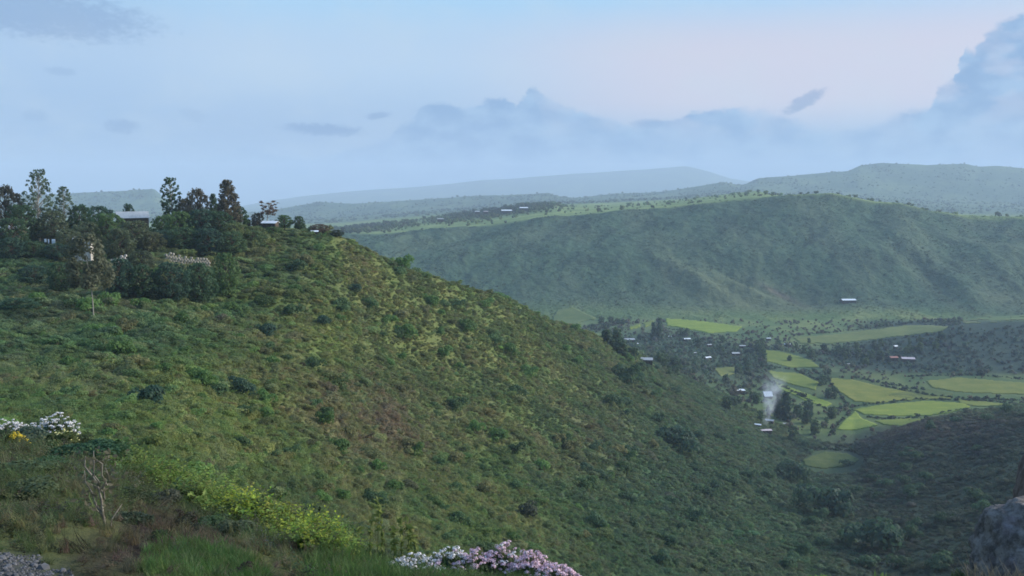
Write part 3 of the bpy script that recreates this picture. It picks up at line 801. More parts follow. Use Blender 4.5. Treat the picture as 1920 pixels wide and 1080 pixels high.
for i in range(2):
    pos, col, r = sample_rows(r0, r1, dens, 340 + i)
    s = 1.6 * np.exp(.4 * r.normal(size=len(pos))); s = np.clip(s, .8, 4.2)
    rot, scl = rot_scl(r, len(pos), s, .1, (.9, 1.7)); scl[:, :2] *= 1.1
    scatter('valley_trees', 'small trees and hedges scattered over the valley floor', pos, rot, scl, tinted(np.minimum(col * 1.25, .13), r, .1, .2), clF[i])
print('valley', len(pos))
r0, r1 = K['K9'], K['K12']
vis = visible_mask(r0, r1, up=4.0); Yr = GYv[r0:r1 + 1]; Xr = GXv[r0:r1 + 1]; PXr, PYr = PX[r0:r1 + 1], PY[r0:r1 + 1]
bare = np.clip(blobw(PXr, PYr, 1440, 560, 140, 30, .33) + .7 * blobw(PXr, PYr, 1330, 545, 80, 22, .5), 0, 1)
infield = np.zeros(PXr.shape, bool)
for p in FIELDS: infield |= inpoly(PXr, PYr, p)
dens = vis * .03 * (.25 + 1.1 * sstep(-.2, .35, fbm(Xr / 50, Yr / 70, 4, 56))) * (1 - .8 * bare) * (1 - infield)
for i in range(2):
    pos, col, r = sample_rows(r0, r1, dens, 360 + i)
    s = np.clip(1.25 * np.exp(.35 * r.normal(size=len(pos))), .6, 3.2)
    rot, scl = rot_scl(r, len(pos), s, .15, (.35, .65))
    scatter('far_scrub', 'dark scrub dotted over the far hillside', pos, rot, scl, tinted(col * 1.35, r, .05, .12), clF[i])
print('far', len(pos))
r0, r1 = K['K12'], K['K13']
vis = visible_mask(r0, r1, up=4.0); PXr, PYr = PX[r0:r1 + 1], PY[r0:r1 + 1]; Yr = GYv[r0:r1 + 1]; Xr = GXv[r0:r1 + 1]
grove = np.clip(1.3 * blobw(PXr, PYr, 930, 398, 100, 8, -.12) + 1.0 * blobw(PXr, PYr, 690, 428, 60, 6, -.1), 0, 1)
pos, col, r = sample_rows(r0, r1, vis * (.0005 + .016 * grove), 380)
s = np.clip(3.4 * np.exp(.35 * r.normal(size=len(pos))), 1.5, 7)
rot, scl = rot_scl(r, len(pos), s, .1, (.8, 1.4))
scatter('plateau_trees', 'dark grove of trees round the far plateau hamlet', pos, rot, scl, tinted(col * .5 + np.array((.02, .03, .02)), r, .08, .25), clF[0])
r0, r1 = K['K14'], K['K15']
vis = visible_mask(r0, r1, up=4.0); Yr = GYv[r0:r1 + 1]; Xr = GXv[r0:r1 + 1]
pos, col, r = sample_rows(r0, r1, vis * .0011 * (.3 + sstep(-.1, .3, fbm(Xr / 200, Yr / 300, 4, 58))), 381)
s = np.clip(5 * np.exp(.4 * r.normal(size=len(pos))), 2, 12)
rot, scl = rot_scl(r, len(pos), s, .1, (.7, 1.0))
scatter('distant_trees', 'specks of woodland on the distant hills', pos, rot, scl, tinted(col * .7, r, .08, .25), clF[1])
print('distant', len(pos))
# fields: crops standing a little above the soil
m = new_mat('crop'); t = NT(m); oi = t.n('ShaderNodeObjectInfo')
n1 = t.noise(.09, 5, .6); n2 = t.noise(.9, 4, .6)
c1 = t.mix(t.rng(n1, .4, .62, 0, .95), oi.outputs['Color'], t.mix(1.0, oi.outputs['Color'], (.72, .84, .8), 'MULTIPLY'))
tcf = t.n('ShaderNodeTexCoord'); mpf = t.n('ShaderNodeMapping'); t.l(tcf.outputs['Object'], mpf.inputs[0]); mpf.inputs[2].default_value = (0, 0, .35); mpf.inputs[3].default_value = (.02, .22, .02)
n3 = t.noise(1.0, 3, .6, vec=mpf.outputs[0])
c1 = t.mix(t.rng(n3, .42, .6, 0, .7), c1, t.mix(1.0, oi.outputs['Color'], (.66, .78, .75), 'MULTIPLY'))
c1 = t.mix(t.rng(n2, .45, .7, 0, .6), c1, t.mix(1.0, oi.outputs['Color'], (1.25, 1.1, .9), 'MULTIPLY'))
t.princ(c1, .9, .1, n2, .6, .5); M_crop = m
FC = [(0.201, 0.204, 0.045), (0.213, 0.246, 0.045), (0.213, 0.256, 0.05), (0.188, 0.214, 0.042), (0.175, 0.185, 0.045), (0.201, 0.214, 0.05), (0.103, 0.125, 0.042), (0.163, 0.195, 0.045), (0.175, 0.204, 0.045), (0.188, 0.236, 0.045), (0.213, 0.266, 0.05), (0.188, 0.224, 0.042), (0.163, 0.195, 0.05), (0.15, 0.173, 0.062), (0.138, 0.153, 0.062), (0.138, 0.153, 0.05), (0.125, 0.159, 0.062), (0.138, 0.173, 0.062), (0.095, 0.122, 0.042)]
for k, poly in enumerate(FIELDS):
    xs = [p[0] for p in poly]; ys = [p[1] for p in poly]
    st = 2.5; gx = np.arange(min(xs) - 3, max(xs) + 3, st); gy = np.arange(min(ys) - 2, max(ys) + 2, 1.25)
    QX, QY = np.meshgrid(gx, gy); wob = 2.2 * fbm(QX / 22 + k, QY / 9, 3, 60)
    ins = inpoly(QX + wob, QY + .6 * wob, poly)
    V, Fc, ids = [], [], -np.ones(QX.shape, int)
    for j in range(QX.shape[0]):
        for i in range(QX.shape[1]):
            if ins[j, i]:
                p = hit(QX[j, i], QY[j, i], 380)
                if p is not None and p.y < 1350: ids[j, i] = len(V); V.append((p.x, p.y, p.z + .45))
    for j in range(QX.shape[0] - 1):
        for i in range(QX.shape[1] - 1):
            q = [ids[j, i], ids[j + 1, i], ids[j + 1, i + 1], ids[j, i + 1]]
            if min(q) >= 0 and max(abs(V[q[0]][1] - V[q[1]][1]), abs(V[q[3]][1] - V[q[2]][1])) < 14: Fc.append(tuple(q))
    if not Fc: print('field empty', k); continue
    me = bpy.data.meshes.new('crop_field'); me.from_pydata(V, [], Fc)
    bm = bmesh.new(); bm.from_mesh(me)
    bm.verts.ensure_lookup_table(); bmesh.ops.delete(bm, geom=[v for v in bm.verts if not v.link_faces], context='VERTS')
    be = [e for e in bm.edges if e.is_boundary]; ex = bmesh.ops.extrude_edge_only(bm, edges=be)
    for v in ex['geom']:
        if isinstance(v, bmesh.types.BMVert): v.co.z -= .8
    for f_ in bm.faces: f_.smooth = True
    bm.to_mesh(me); bm.free(); me.materials.append(M_crop)
    o = bpy.data.objects.new('crop_field', me); COL.objects.link(o); o['kind'] = 'structure'; o.color = (*FC[k], 1)
# hedgerows between the fields
HL = [[(1560, 768), (1605, 762), (1660, 755), (1720, 749), (1790, 750), (1850, 752), (1905, 757)], [(1650, 722), (1700, 733), (1745, 742), (1800, 746), (1860, 748), (1920, 752)], [(1600, 707), (1650, 718), (1700, 726), (1735, 732)],
      [(1545, 700), (1560, 722), (1575, 742), (1590, 760)], [(1625, 782), (1655, 786), (1720, 783), (1760, 786)], [(1600, 768), (1585, 782), (1566, 800), (1562, 815)], [(1700, 706), (1760, 704), (1830, 703), (1920, 711)],
      [(1490, 692), (1530, 697), (1548, 706)], [(1440, 686), (1490, 694), (1520, 706), (1545, 722)], [(1485, 648), (1560, 648), (1640, 641), (1700, 633), (1770, 626)], [(1240, 615), (1290, 622), (1340, 630), (1390, 628)], [(1440, 712), (1480, 732), (1530, 758), (1560, 772)],
      [(1480, 628), (1560, 623), (1640, 614), (1700, 605)], [(1760, 775), (1800, 768), (1850, 769), (1900, 766)], [(1500, 845), (1550, 842), (1600, 846), (1622, 858)]]
r = np.random.RandomState(77); hp = []
for ln in HL:
    for (xa, ya), (xb, yb) in zip(ln[:-1], ln[1:]):
        n_ = int(math.hypot(xb - xa, 3 * (yb - ya)) / 1.6)
        for i in range(n_):
            if r.rand() < .12: continue
            u = r.rand(); q = hit(xa + (xb - xa) * u + r.normal() * 1.2, ya + (yb - ya) * u + r.normal() * .7, 380)
            if q is not None and q.y < 1200: hp.append(q[:])
hp = np.array(hp); s = .75 * np.exp(.45 * r.normal(size=len(hp))); rot, scl = rot_scl(r, len(hp), s, .1, (.8, 1.4)); scl[:, :2] *= 1.3
scatter('hedgerow', 'dark hedges running along the edges of the valley fields', hp, rot, scl, tinted(np.tile((.045, .075, .042), (len(hp), 1)), r, .1, .25), clF[0])

# ================================================================== things
def tag(o, label=None, cat=None, group=None):
    if label: o['label'] = label
    if cat: o['category'] = cat
    if group: o['group'] = group
    return o


def thing(name, label, cat, loc, rz=0.0, group=None):
    o = bpy.data.objects.new(name, None); COL.objects.link(o); o.location = loc; o.rotation_euler = (0, 0, rz); o.empty_display_size = .5
    return tag(o, label, cat, group)


def part(name, me, parent=None, color=None, loc=None, rot=None, scale=None):
    o = bpy.data.objects.new(name, me); COL.objects.link(o)
    if color is not None and name in ('crown', 'shrub'): color = tuple(v * k for v, k in zip(color, (1.75, 1.85, 1.55)))
    if parent is not None: o.parent = parent
    if color is not None: o.color = (*color, 1)
    if loc is not None: o.location = loc
    if rot is not None: o.rotation_euler = rot
    if scale is not None: o.scale = scale
    return o


# ------------------------------------------------------------------ tree shapes (unit height, copies scaled)
def tree_meshes(name, seed, clear, prof, ncl, crad, nleaf, lsize, wid, trunk_r=.018, bark=None, flat=.8, limb=True, lean=.03):
    r = np.random.RandomState(seed); V, Fc = [], []
    tp = [(lean * sin(3 * u + seed) * u, lean * cos(2 * u + seed) * u, u) for u in np.linspace(0, .93, 8)]
    tube(V, Fc, [(0, 0, -.06)] + tp[1:], [trunk_r * 1.25] + [trunk_r * (1 - .8 * u) for u in np.linspace(.14, 1, 7)], 7)
    cs, ns, lv = [], [], []
    for i in range(ncl):
        u = clear + (1 - clear) * ((i + r.rand()) / ncl); pr = wid * prof((u - clear) / (1 - clear))
        g = i * 2.399 + r.rand() * .8; q = pr * (.25 + .75 * sqrt(r.rand()))
        z = min(u, 1 - crad * .4); c = np.array([q * cos(g) + lean * sin(3 * u + seed) * u, q * sin(g) + lean * cos(2 * u + seed) * u, z])
        cr = crad * (.6 + .7 * r.rand()) * (1.15 - .45 * (u - clear) / (1 - clear))
        if limb and q > .03:
            z0 = max(clear * .7, z - .5 * q - .05); p0 = Vector((lean * sin(3 * z0 + seed) * z0, lean * cos(2 * z0 + seed) * z0, z0))
            tube(V, Fc, [p0, p0.lerp(Vector(c), .5) + Vector((0, 0, .02)), Vector(c)], [trunk_r * .4, trunk_r * .28, trunk_r * .1], 4)
        n = max(5, int(nleaf * (cr / crad) ** 2)); d = r.normal(size=(n, 3)); d /= np.linalg.norm(d, axis=1)[:, None]
        cs.append(c + d * (cr * (.45 + .6 * r.rand(n)))[:, None] * np.array([1, 1, flat])); ns.append(d + np.array([0, 0, .15]))
        lv.append(np.clip(r.rand() * .55 + .45 * r.rand(n), 0, 1))
    c = np.concatenate(cs); d = np.concatenate(ns); v, f = leaves(c, d, lsize, r, 1.7, .4)
    return mesh_from(name + '_trunk', V, Fc, bark or M_barkb, smooth=True), mesh_from(name + '_crown', v, f, ML_o, np.concatenate(lv))


T = {}
dome = lambda u: sin(pi * min(1, .12 + .86 * u)) ** .55
cone = lambda u: (1 - u) ** .75 + .08
T['euca'] = [tree_meshes('eucalyptus', 11 + i, .22, lambda u: (1 - u) ** .6 * .85 + .12, 100, .044, 24, .022, .31, .011, M_barkp, .7) for i in range(2)]
T['slender'] = [tree_meshes('slender_tree', 21, .25, lambda u: .9 if u < .85 else .5, 85, .042, 32, .022, .18, .012, M_barkp)]
T['spire'] = [tree_meshes('spire_tree', 31, .12, lambda u: (1 - u) ** .6 + .12, 120, .056, 46, .022, .24, .015)]
T['round'] = [tree_meshes('round_tree', 41 + i, .14, dome, 90, .105, 46, .036, .44, .022) for i in range(4)]
T['column'] = [tree_meshes('column_tree', 51 + i, .06, lambda u: sin(pi * min(1, .15 + .8 * u)) ** .5, 48, .085, 42, .045, .13, .016) for i in range(2)]
T['umbrella'] = [tree_meshes('umbrella_tree', 61, .52, lambda u: .55 + .5 * u, 26, .07, 34, .030, .26, .014, M_barkp, .6, True, .06)]
T['long'] = [tree_meshes('long_trunk_tree', 71, .40, lambda u: sin(pi * min(1, .2 + .75 * u)) ** .6, 80, .075, 52, .026, .27, .0085, M_barkp, .8, False, .05)]
T['far'] = [tree_meshes('small_far_tree', 81 + i, .12, dome, 16, .20, 26, .11, .36, .03) for i in range(3)]
T['farcol'] = [tree_meshes('small_far_poplar', 91, .05, lambda u: sin(pi * min(1, .15 + .8 * u)) ** .5, 18, .13, 26, .085, .10, .02)]
BW = {'euca': .72, 'slender': .42, 'spire': .56, 'round': 1.05, 'column': .40, 'umbrella': .64, 'long': .70, 'far': 1.0, 'farcol': .40}


def tree(kind, px, Y, top, wpx, color, label, name='tree', cat='tree', group=None, seed=0, loc=None, h=None):
    s, t_ = ray(px, top); x = float(s) * Y
    p = loc if loc is not None else Vector((x, Y, ground(x, Y)))
    H = h if h is not None else max(.8, float(t_) * Y - p.z)
    wsc = (wpx / F * Y) / (BW[kind] * H)
    tm, cm = T[kind][seed % len(T[kind])]
    root = thing(name, label, cat, p, (seed * 1.7) % 6.28, group)
    part('trunk', tm, root, scale=(H * max(.6, min(1.5, wsc)),) * 2 + (H,))
    part('crown', cm, root, color, scale=(H * wsc, H * wsc, H))
    return root


dg = (.034, .060, .032); bl = (.030, .056, .042); gg = (.070, .092, .066); gr = (.058, .094, .038); br = (.060, .072, .044); ru = (.066, .058, .044); ol = (.090, .105, .045)
tree('euca', 66, 236, 317, 92, gg, 'tallest ragged eucalyptus rising above the hilltop hamlet', 'eucalyptus', seed=0)
tree('round', 8, 236, 347, 72, ru, 'rusty brown tree beside the tallest eucalyptus, cut by the photo edge', seed=1)
tree('euca', 118, 242, 350, 66, gg, 'grey-leaved lower eucalyptus beside the tallest one, above white washing', 'eucalyptus', seed=1)
tree('round', 40, 229, 384, 74, dg, 'dark bushy tree under the tallest eucalyptus, above the tin roof at the photo edge', seed=2)
tree('round', 97, 231, 396, 70, br, 'brownish bushy tree right behind the white washing', seed=3)
tree('round', 148, 240, 384, 54, dg, 'dark round tree standing between the lower eucalyptus and the low hedge', seed=0)
tree('round', 185, 264, 386, 70, bl, 'low dark tree on the hilltop edge behind the green tree, left of the grey-roofed house', seed=1)
tree('round', 241, 270, 382, 30, bl, 'small dark tree peeping over the grey-roofed house', seed=2)
tree('slender', 321, 251, 333, 44, dg, 'slender airy tree with see-through crown right of the grey-roofed house', seed=0)
tree('round', 346, 250, 372, 40, ru, 'low reddish tree between the slender tree and the round-topped one', seed=3)
tree('round', 370, 253, 353, 52, (.066, .058, .046), 'round-topped tree tinted by warm light between the slender tree and the spire-shaped one', seed=1)  # red in the leaf colour stands for warm light on this crown
tree('spire', 398, 256, 363, 30, dg, 'small dark pointed tree just left of the tall spire-shaped one', seed=0)
tree('spire', 423, 251, 337, 60, (.070, .058, .042), 'tall spire-shaped tree with crown tinted by warm light, highest of the hilltop clump', seed=0)  # warm light falling on the crown is painted into its reddened leaves
tree('round', 447, 257, 386, 44, dg, 'dark low tree at the foot of the tall spire-shaped tree', seed=2)
tree('round', 304, 243, 404, 56, gr, 'green bushy tree against the gable of the grey-roofed house', seed=0)
tree('round', 338, 237, 396, 72, gr, 'broad green tree below the slender airy tree', seed=1)
tree('round', 376, 240, 392, 76, bl, 'broad dark tree below the round-topped one', seed=3)
tree('round', 410, 243, 396, 74, dg, 'broad dark tree below the spire-shaped tree', seed=2)
tree('round', 440, 238, 418, 66, ol, 'olive bushy tree at the corner of the hilltop clump', seed=0)
tree('round', 204, 229, 400, 84, gr, 'large fresh green tree left of the grey-roofed house', seed=2)
tree('round', 166, 224, 416, 74, br, 'brownish tree just behind the small white-roofed hut', seed=1)
tree('round', 250, 221, 414, 84, br, 'brownish tree in front of the grey-roofed house', seed=3)
tree('round', 284, 219, 436, 60, (.075, .078, .045), 'dull brown-green tree left of the long dry stone wall', seed=0)
tree('umbrella', 501, 262, 376, 50, (.085, .058, .052), 'thin purplish umbrella-crowned tree alone over the white-roofed hut', seed=0)
tree('round', 483, 263, 399, 30, (.055, .052, .042), 'small dark tree under the umbrella-crowned tree', seed=1)
tree('round', 533, 267, 403, 38, gr, 'small round green tree right of the umbrella-crowned one', seed=2)
tree('round', 560, 268, 405, 28, dg, 'small dark tree on the crest beyond the round green one', seed=3)
tree('round', 478, 246, 424, 54, ol, 'olive bush below the bright little roof on the hilltop', 'shrub', 'shrub', seed=2)
tree('round', 632, 264, 431, 30, (.03, .04, .032), 'last black-green bush where the hilltop drops to the hillside', 'shrub', 'shrub', seed=0)
tree('round', 600, 266, 420, 44, (.080, .056, .045), 'reddish brown bush on the hilltop end', 'shrub', 'shrub', seed=1)
tree('round', 512, 256, 425, 44, gr, 'green bush below the white-roofed hut', 'shrub', 'shrub', seed=3)
tree('long', 166, 148, 438, 104, (.072, .074, .052), 'tall tree with long pale bare trunk and brownish crown', seed=0)
for k, (px, Y, top, w, c, lab) in enumerate([
    (302, 226, 432, 62, bl, 'dark tree standing above the left end of the dry stone wall'), (345, 224, 426, 74, dg, 'dark spreading tree above the middle of the dry stone wall'),
    (392, 225, 428, 70, bl, 'dark spreading tree above the right end of the dry stone wall'), (434, 228, 434, 64, (.05, .08, .04), 'green tree on the slope right of the dry stone wall'),
    (474, 240, 432, 56, (.06, .085, .042), 'last green tree of the hilltop clump before the open hillside'), (130, 212, 430, 60, br, 'brown-green tree between the washing and the small white-roofed hut'),
    (224, 210, 428, 66, br, 'brown-green tree above the short pale ruined wall'), (20, 216, 408, 70, dg, 'dark tree right above the photo-edge tin roof'),
    (62, 178, 498, 74, bl, 'dark bluish tree on the slope below the photo-edge hedge'), (112, 172, 492, 62, dg, 'dark tree left of the long pale trunk'),
    (222, 168, 484, 70, bl, 'dark tree right of the long pale trunk'), (264, 170, 496, 70, dg, 'middle dark tree of the slope row below the hamlet'),
    (318, 172, 492, 84, bl, 'wide dark tree under the left end of the dry stone wall'), (374, 178, 492, 74, (.04, .07, .04), 'wide dark tree under the right end of the dry stone wall'),
    (420, 190, 474, 60, gr, 'green tree just beyond the right end of the dry stone wall'), (18, 203, 446, 66, bl, 'dark hedge tree under the tin roof at the photo edge'),
    (62, 206, 452, 60, dg, 'dark hedge tree left under the white washing'), (106, 205, 456, 56, bl, 'dark hedge tree right under the white washing'),
    (262, 196, 470, 60, (.05, .06, .04), 'brown-green tree between the pale ruined wall and the dry stone wall'), (30, 150, 560, 90, (.04, .075, .045), 'broad low tree on the slope near the photo edge')]):
    tree('round', px, Y, top, w, c, lab, seed=k)

# ------------------------------------------------------------------ houses
def sheet(name, dark=1.0, base=(.62, .64, .66)):
    m = new_mat(name); t = NT(m); n = t.noise(1.2, 4)
    t.princ(t.mix(t.rng(n, .4, .7), tuple(c * dark for c in base), tuple(c * dark * .8 for c in base)), .5, .4); return m


M_roofw = sheet('white_sheet_roof', 1.0, (.80, .82, .84)); M_roofg = sheet('grey_sheet_roof', 1.0, (.46, .46, .45)); M_roofr = sheet('red_sheet_roof', 1.0, (.40, .17, .12))
M_roofp = sheet('pinkish_sheet_roof', 1.0, (.62, .50, .50))
m = new_mat('mud_wall'); t = NT(m); t.princ(t.mix(t.rng(t.noise(2, 5), .4, .65), (.07, .055, .042), (.12, .095, .075)), .95, .1, t.noise(8, 4), .4, .05); M_mud = m
m = new_mat('pale_wall'); t = NT(m); t.princ(t.mix(t.rng(t.noise(1.5, 5), .4, .65), (.50, .47, .42), (.36, .32, .28)), .95, .1); M_pale = m
m = new_mat('dark_wood'); t = NT(m); t.princ((.04, .03, .025), .9, .1); M_door = m
m = new_mat('dry_stone'); t = NT(m); oi = t.n('ShaderNodeObjectInfo'); t.princ(t.mix(t.rng(t.noise(3, 4), .35, .65), (.40, .36, .29), (.25, .23, .20)), .95, .1, t.noise(9, 4), .6, .05); M_stone = m


def box(V, Fc, x0, x1, y0, y1, z0, z1):
    b = len(V); V += [(x0, y0, z0), (x1, y0, z0), (x1, y1, z0), (x0, y1, z0), (x0, y0, z1), (x1, y0, z1), (x1, y1, z1), (x0, y1, z1)]
    Fc += [(b, b + 3, b + 2, b + 1), (b + 4, b + 5, b + 6, b + 7), (b, b + 1, b + 5, b + 4), (b + 1, b + 2, b + 6, b + 5), (b + 2, b + 3, b + 7, b + 6), (b + 3, b, b + 4, b + 7)]


def house(px, py, wpx, label, roofmat, wallmat, yaw=0., depth=.6, h=2.4, pitch=.35, Y=None, group=None, name='house', gable=True, roofpy=None):
    """px, py: middle of the roof in the photo; the house stands on the ground there"""
    if Y is None:
        p = hit(px, py + 1, 380, up=h * .8); p.z += 0
        p = Vector((p.x, p.y, ground(p.x, p.y)))
    else:
        s, t_ = ray(px, py); p = Vector((float(s) * Y, Y, ground(float(s) * Y, Y)))
    Y_ = p.y; Lh = wpx / F * Y_ * .5 / max(.6, abs(cos(yaw))); D = Lh * depth
    if roofpy is not None:
        h = zat(roofpy, Y_) - D * pitch * .5 - p.z
        if h > 3.0 or h < 1.6: p.z += h - min(3.0, max(1.6, h)); h = min(3.0, max(1.6, h)); root_dz = 0
    root = thing(name, label, 'house', p, yaw, group)
    V, Fc = [], []; ov = .3; wx, wy = Lh - ov, D - ov
    if gable:
        V = [(-wx, -wy, -2), (wx, -wy, -2), (wx, wy, -2), (-wx, wy, -2), (-wx, -wy, h), (wx, -wy, h), (wx, wy, h), (-wx, wy, h), (-wx, 0, h + wy * pitch), (wx, 0, h + wy * pitch)]
        Fc = [(0, 1, 5, 4), (2, 3, 7, 6), (1, 2, 6, 9, 5), (3, 0, 4, 8, 7)]
        part('wall', mesh_from('wall', V, Fc, wallmat), root)
        V, Fc = [], []
        zr = h + D * pitch + .05; ze = h - ov * pitch + .05; th = .08
        for sgn in (-1, 1):
            b = len(V); V += [(-Lh, sgn * D, ze), (Lh, sgn * D, ze), (Lh, sgn * .002, zr), (-Lh, sgn * .002, zr), (-Lh, sgn * D, ze - th), (Lh, sgn * D, ze - th), (Lh, sgn * .002, zr - th), (-Lh, sgn * .002, zr - th)]
            Fc += [(b, b + 1, b + 2, b + 3), (b + 4, b + 7, b + 6, b + 5), (b, b + 4, b + 5, b + 1), (b + 1, b + 5, b + 6, b + 2), (b + 3, b + 7, b + 4, b)]
    else:
        zb = h + 2 * D * pitch
        V = [(-wx, -wy, -2), (wx, -wy, -2), (wx, wy, -2), (-wx, wy, -2), (-wx, -wy, h), (wx, -wy, h), (wx, wy, zb), (-wx, wy, zb)]
        Fc = [(0, 1, 5, 4), (2, 3, 7, 6), (1, 2, 6, 5), (3, 0, 4, 7)]
        part('wall', mesh_from('wall', V, Fc, wallmat), root); V = []
        V = [(-Lh, -D, h + .02), (Lh, -D, h + .02), (Lh, D, zb + .1), (-Lh, D, zb + .1), (-Lh, -D, h - .06), (Lh, -D, h - .06), (Lh, D, zb + .02), (-Lh, D, zb + .02)]
        Fc = [(0, 1, 2, 3), (4, 7, 6, 5), (0, 4, 5, 1), (1, 5, 6, 2), (2, 6, 7, 3), (3, 7, 4, 0)]
    part('roof', mesh_from('roof', V, Fc, roofmat), root)
    V, Fc = [], []; box(V, Fc, -.45, .45, -wy - .04, -wy + .02, 0, min(2.0, h - .15)); part('door', mesh_from('door', V, Fc, M_door), root)
    for sx in (-1, 1):
        if wx > 2.2:
            V, Fc = [], []; box(V, Fc, sx * wx * .6 - .35, sx * wx * .6 + .35, -wy - .03, -wy + .02, 1.0, min(1.7, h - .2)); part('window', mesh_from('window', V, Fc, M_door), root)
    return root


# hamlet on the hilltop
house(248, 404, 50, 'grey tin-roofed house with dark gable end on the hilltop', M_roofg, M_mud, .5, .66, 2.4, .55, Y=252, roofpy=402)
house(12, 433, 62, 'pale tin-roofed hut at the photo edge above the dark hedge', M_roofg, M_mud, -.12, .6, 2.2, .3, Y=222, roofpy=426)
house(157, 450, 34, 'small hut with white roof and pale wall above the long pale trunk', M_roofw, M_pale, .1, .7, 2.2, .3, Y=200, roofpy=446)
house(341, 402, 22, 'small pale roof peeping between the dark hilltop trees', M_roofg, M_mud, .1, .7, 2.0, .3, Y=262, roofpy=401)
house(463, 413, 16, 'tiny hut with bright white roof behind the spire-shaped tree', M_roofw, M_mud, .1, .7, 1.9, .3, Y=262, roofpy=410)
house(507, 422, 30, 'white-roofed hut under the umbrella-crowned tree', M_roofw, M_mud, -.2, .6, 2.0, .35, Y=259, roofpy=416)
house(590, 437, 14, 'tiny shed with white roof on the hilltop end', M_roofw, M_mud, .2, .7, 1.6, .3, Y=262, roofpy=433)

# dry stone walls: every stone its own block in the long wall
def stone_wall(px0, px1, Y, hm, label, dx_st=.62, st_h=.32, dYend=0., pale=False):
    s0 = float(ray(px0, 470)[0]) * Y; s1 = float(ray(px1, 470)[0]) * (Y + dYend); n = int(abs(s1 - s0) / dx_st)
    root = thing('stone_wall', label, 'stone wall', (s0, Y, ground(s0, Y))); r = random.Random(int(px0))
    V, Fc = [], []; box(V, Fc, -.5, .5, -.5, .5, -.5, .5); V = [(x * (1 - .12 * (z > 0)), y * (1 - .1 * (z > 0)), z) for x, y, z in V]
    me = mesh_from('stone', V, Fc, M_stone if not pale else M_pale); bm = bmesh.new(); bm.from_mesh(me); bmesh.ops.bevel(bm, geom=bm.edges[:], offset=.12, segments=1, affect='EDGES'); bm.to_mesh(me); bm.free()
    rows = max(2, int(hm / st_h)); k = 0
    for i in range(n):
        x = s0 + (s1 - s0) * (i + .5) / n; y = Y + dYend * (i + .5) / n; gz = ground(x, y)
        hr = rows - (1 if r.random() < .25 else 0)
        for j in range(hr):
            o = part('stone', me, root, None, (x - s0 + (.5 * dx_st if j % 2 else 0) + r.uniform(-.05, .05), y - Y + r.uniform(-.06, .06), gz - ground(s0, Y) + st_h * (j + .35)),
                     (r.uniform(-.1, .1), r.uniform(-.1, .1), r.uniform(-.25, .25)), (dx_st * r.uniform(.85, 1.05), .55 * r.uniform(.8, 1.1), st_h * r.uniform(.9, 1.15)))
    return root


stone_wall(308, 392, 209, 2.9, 'long dry stone wall holding the terrace under the hilltop trees', .55, .45, 6)
stone_wall(206, 236, 202, 2.9, 'short pale ruined stone wall right of the small white-roofed hut', .6, .45, 2, True)

# washing hung out by the hamlet
m = new_mat('white_cloth'); t = NT(m); t.princ((.78, .79, .80), .9, .1); M_cloth = m
wp = at(96, 440, 214); root = thing('washing_line', 'white washing hung on a line among the hilltop trees', 'washing line', wp)
V, Fc = [], []
for x in (-2.4, 2.4): tube(V, Fc, [(x, 0, -.5), (x, 0, 3.9)], [.05, .04], 6)
part('pole', mesh_from('pole', V[:len(V) // 2], Fc[:len(Fc) // 2], M_barkb), root)
V2, F2 = [], []; tube(V2, F2, [(2.4, 0, -.5), (2.4, 0, 3.9)], [.05, .04], 6); part('pole', mesh_from('pole', V2, F2, M_barkb), root)
V2, F2 = [], []; tube(V2, F2, [(-2.4, 0, 3.8), (0, 0, 3.65), (2.4, 0, 3.8)], [.012, .012, .012], 4); part('line', mesh_from('line', V2, F2, M_barkb), root)
for k, (x, w, z0, z1) in enumerate([(-1.5, .55, 2.9, 3.75), (-.75, .35, 2.6, 3.7), (.45, .9, 1.6, 3.66), (-2.0, .3, 1.9, 2.5)][:3]):
    V, Fc = [], []; nx, nz = 7, 6
    for j in range(nz):
        for i in range(nx):
            u, v = i / (nx - 1), j / (nz - 1); V.append((x + (u - .5) * w, .08 * sin(u * 9 + k) * (1 - v), z0 + (z1 - z0) * v))
    for j in range(nz - 1):
        for i in range(nx - 1): a = j * nx + i; Fc.append((a, a + 1, a + nx + 1, a + nx))
    me = mesh_from('sheet', V, Fc, M_cloth, smooth=True); o = part('sheet', me, root); sm_ = o.modifiers.new('thickness', 'SOLIDIFY'); sm_.thickness = .02

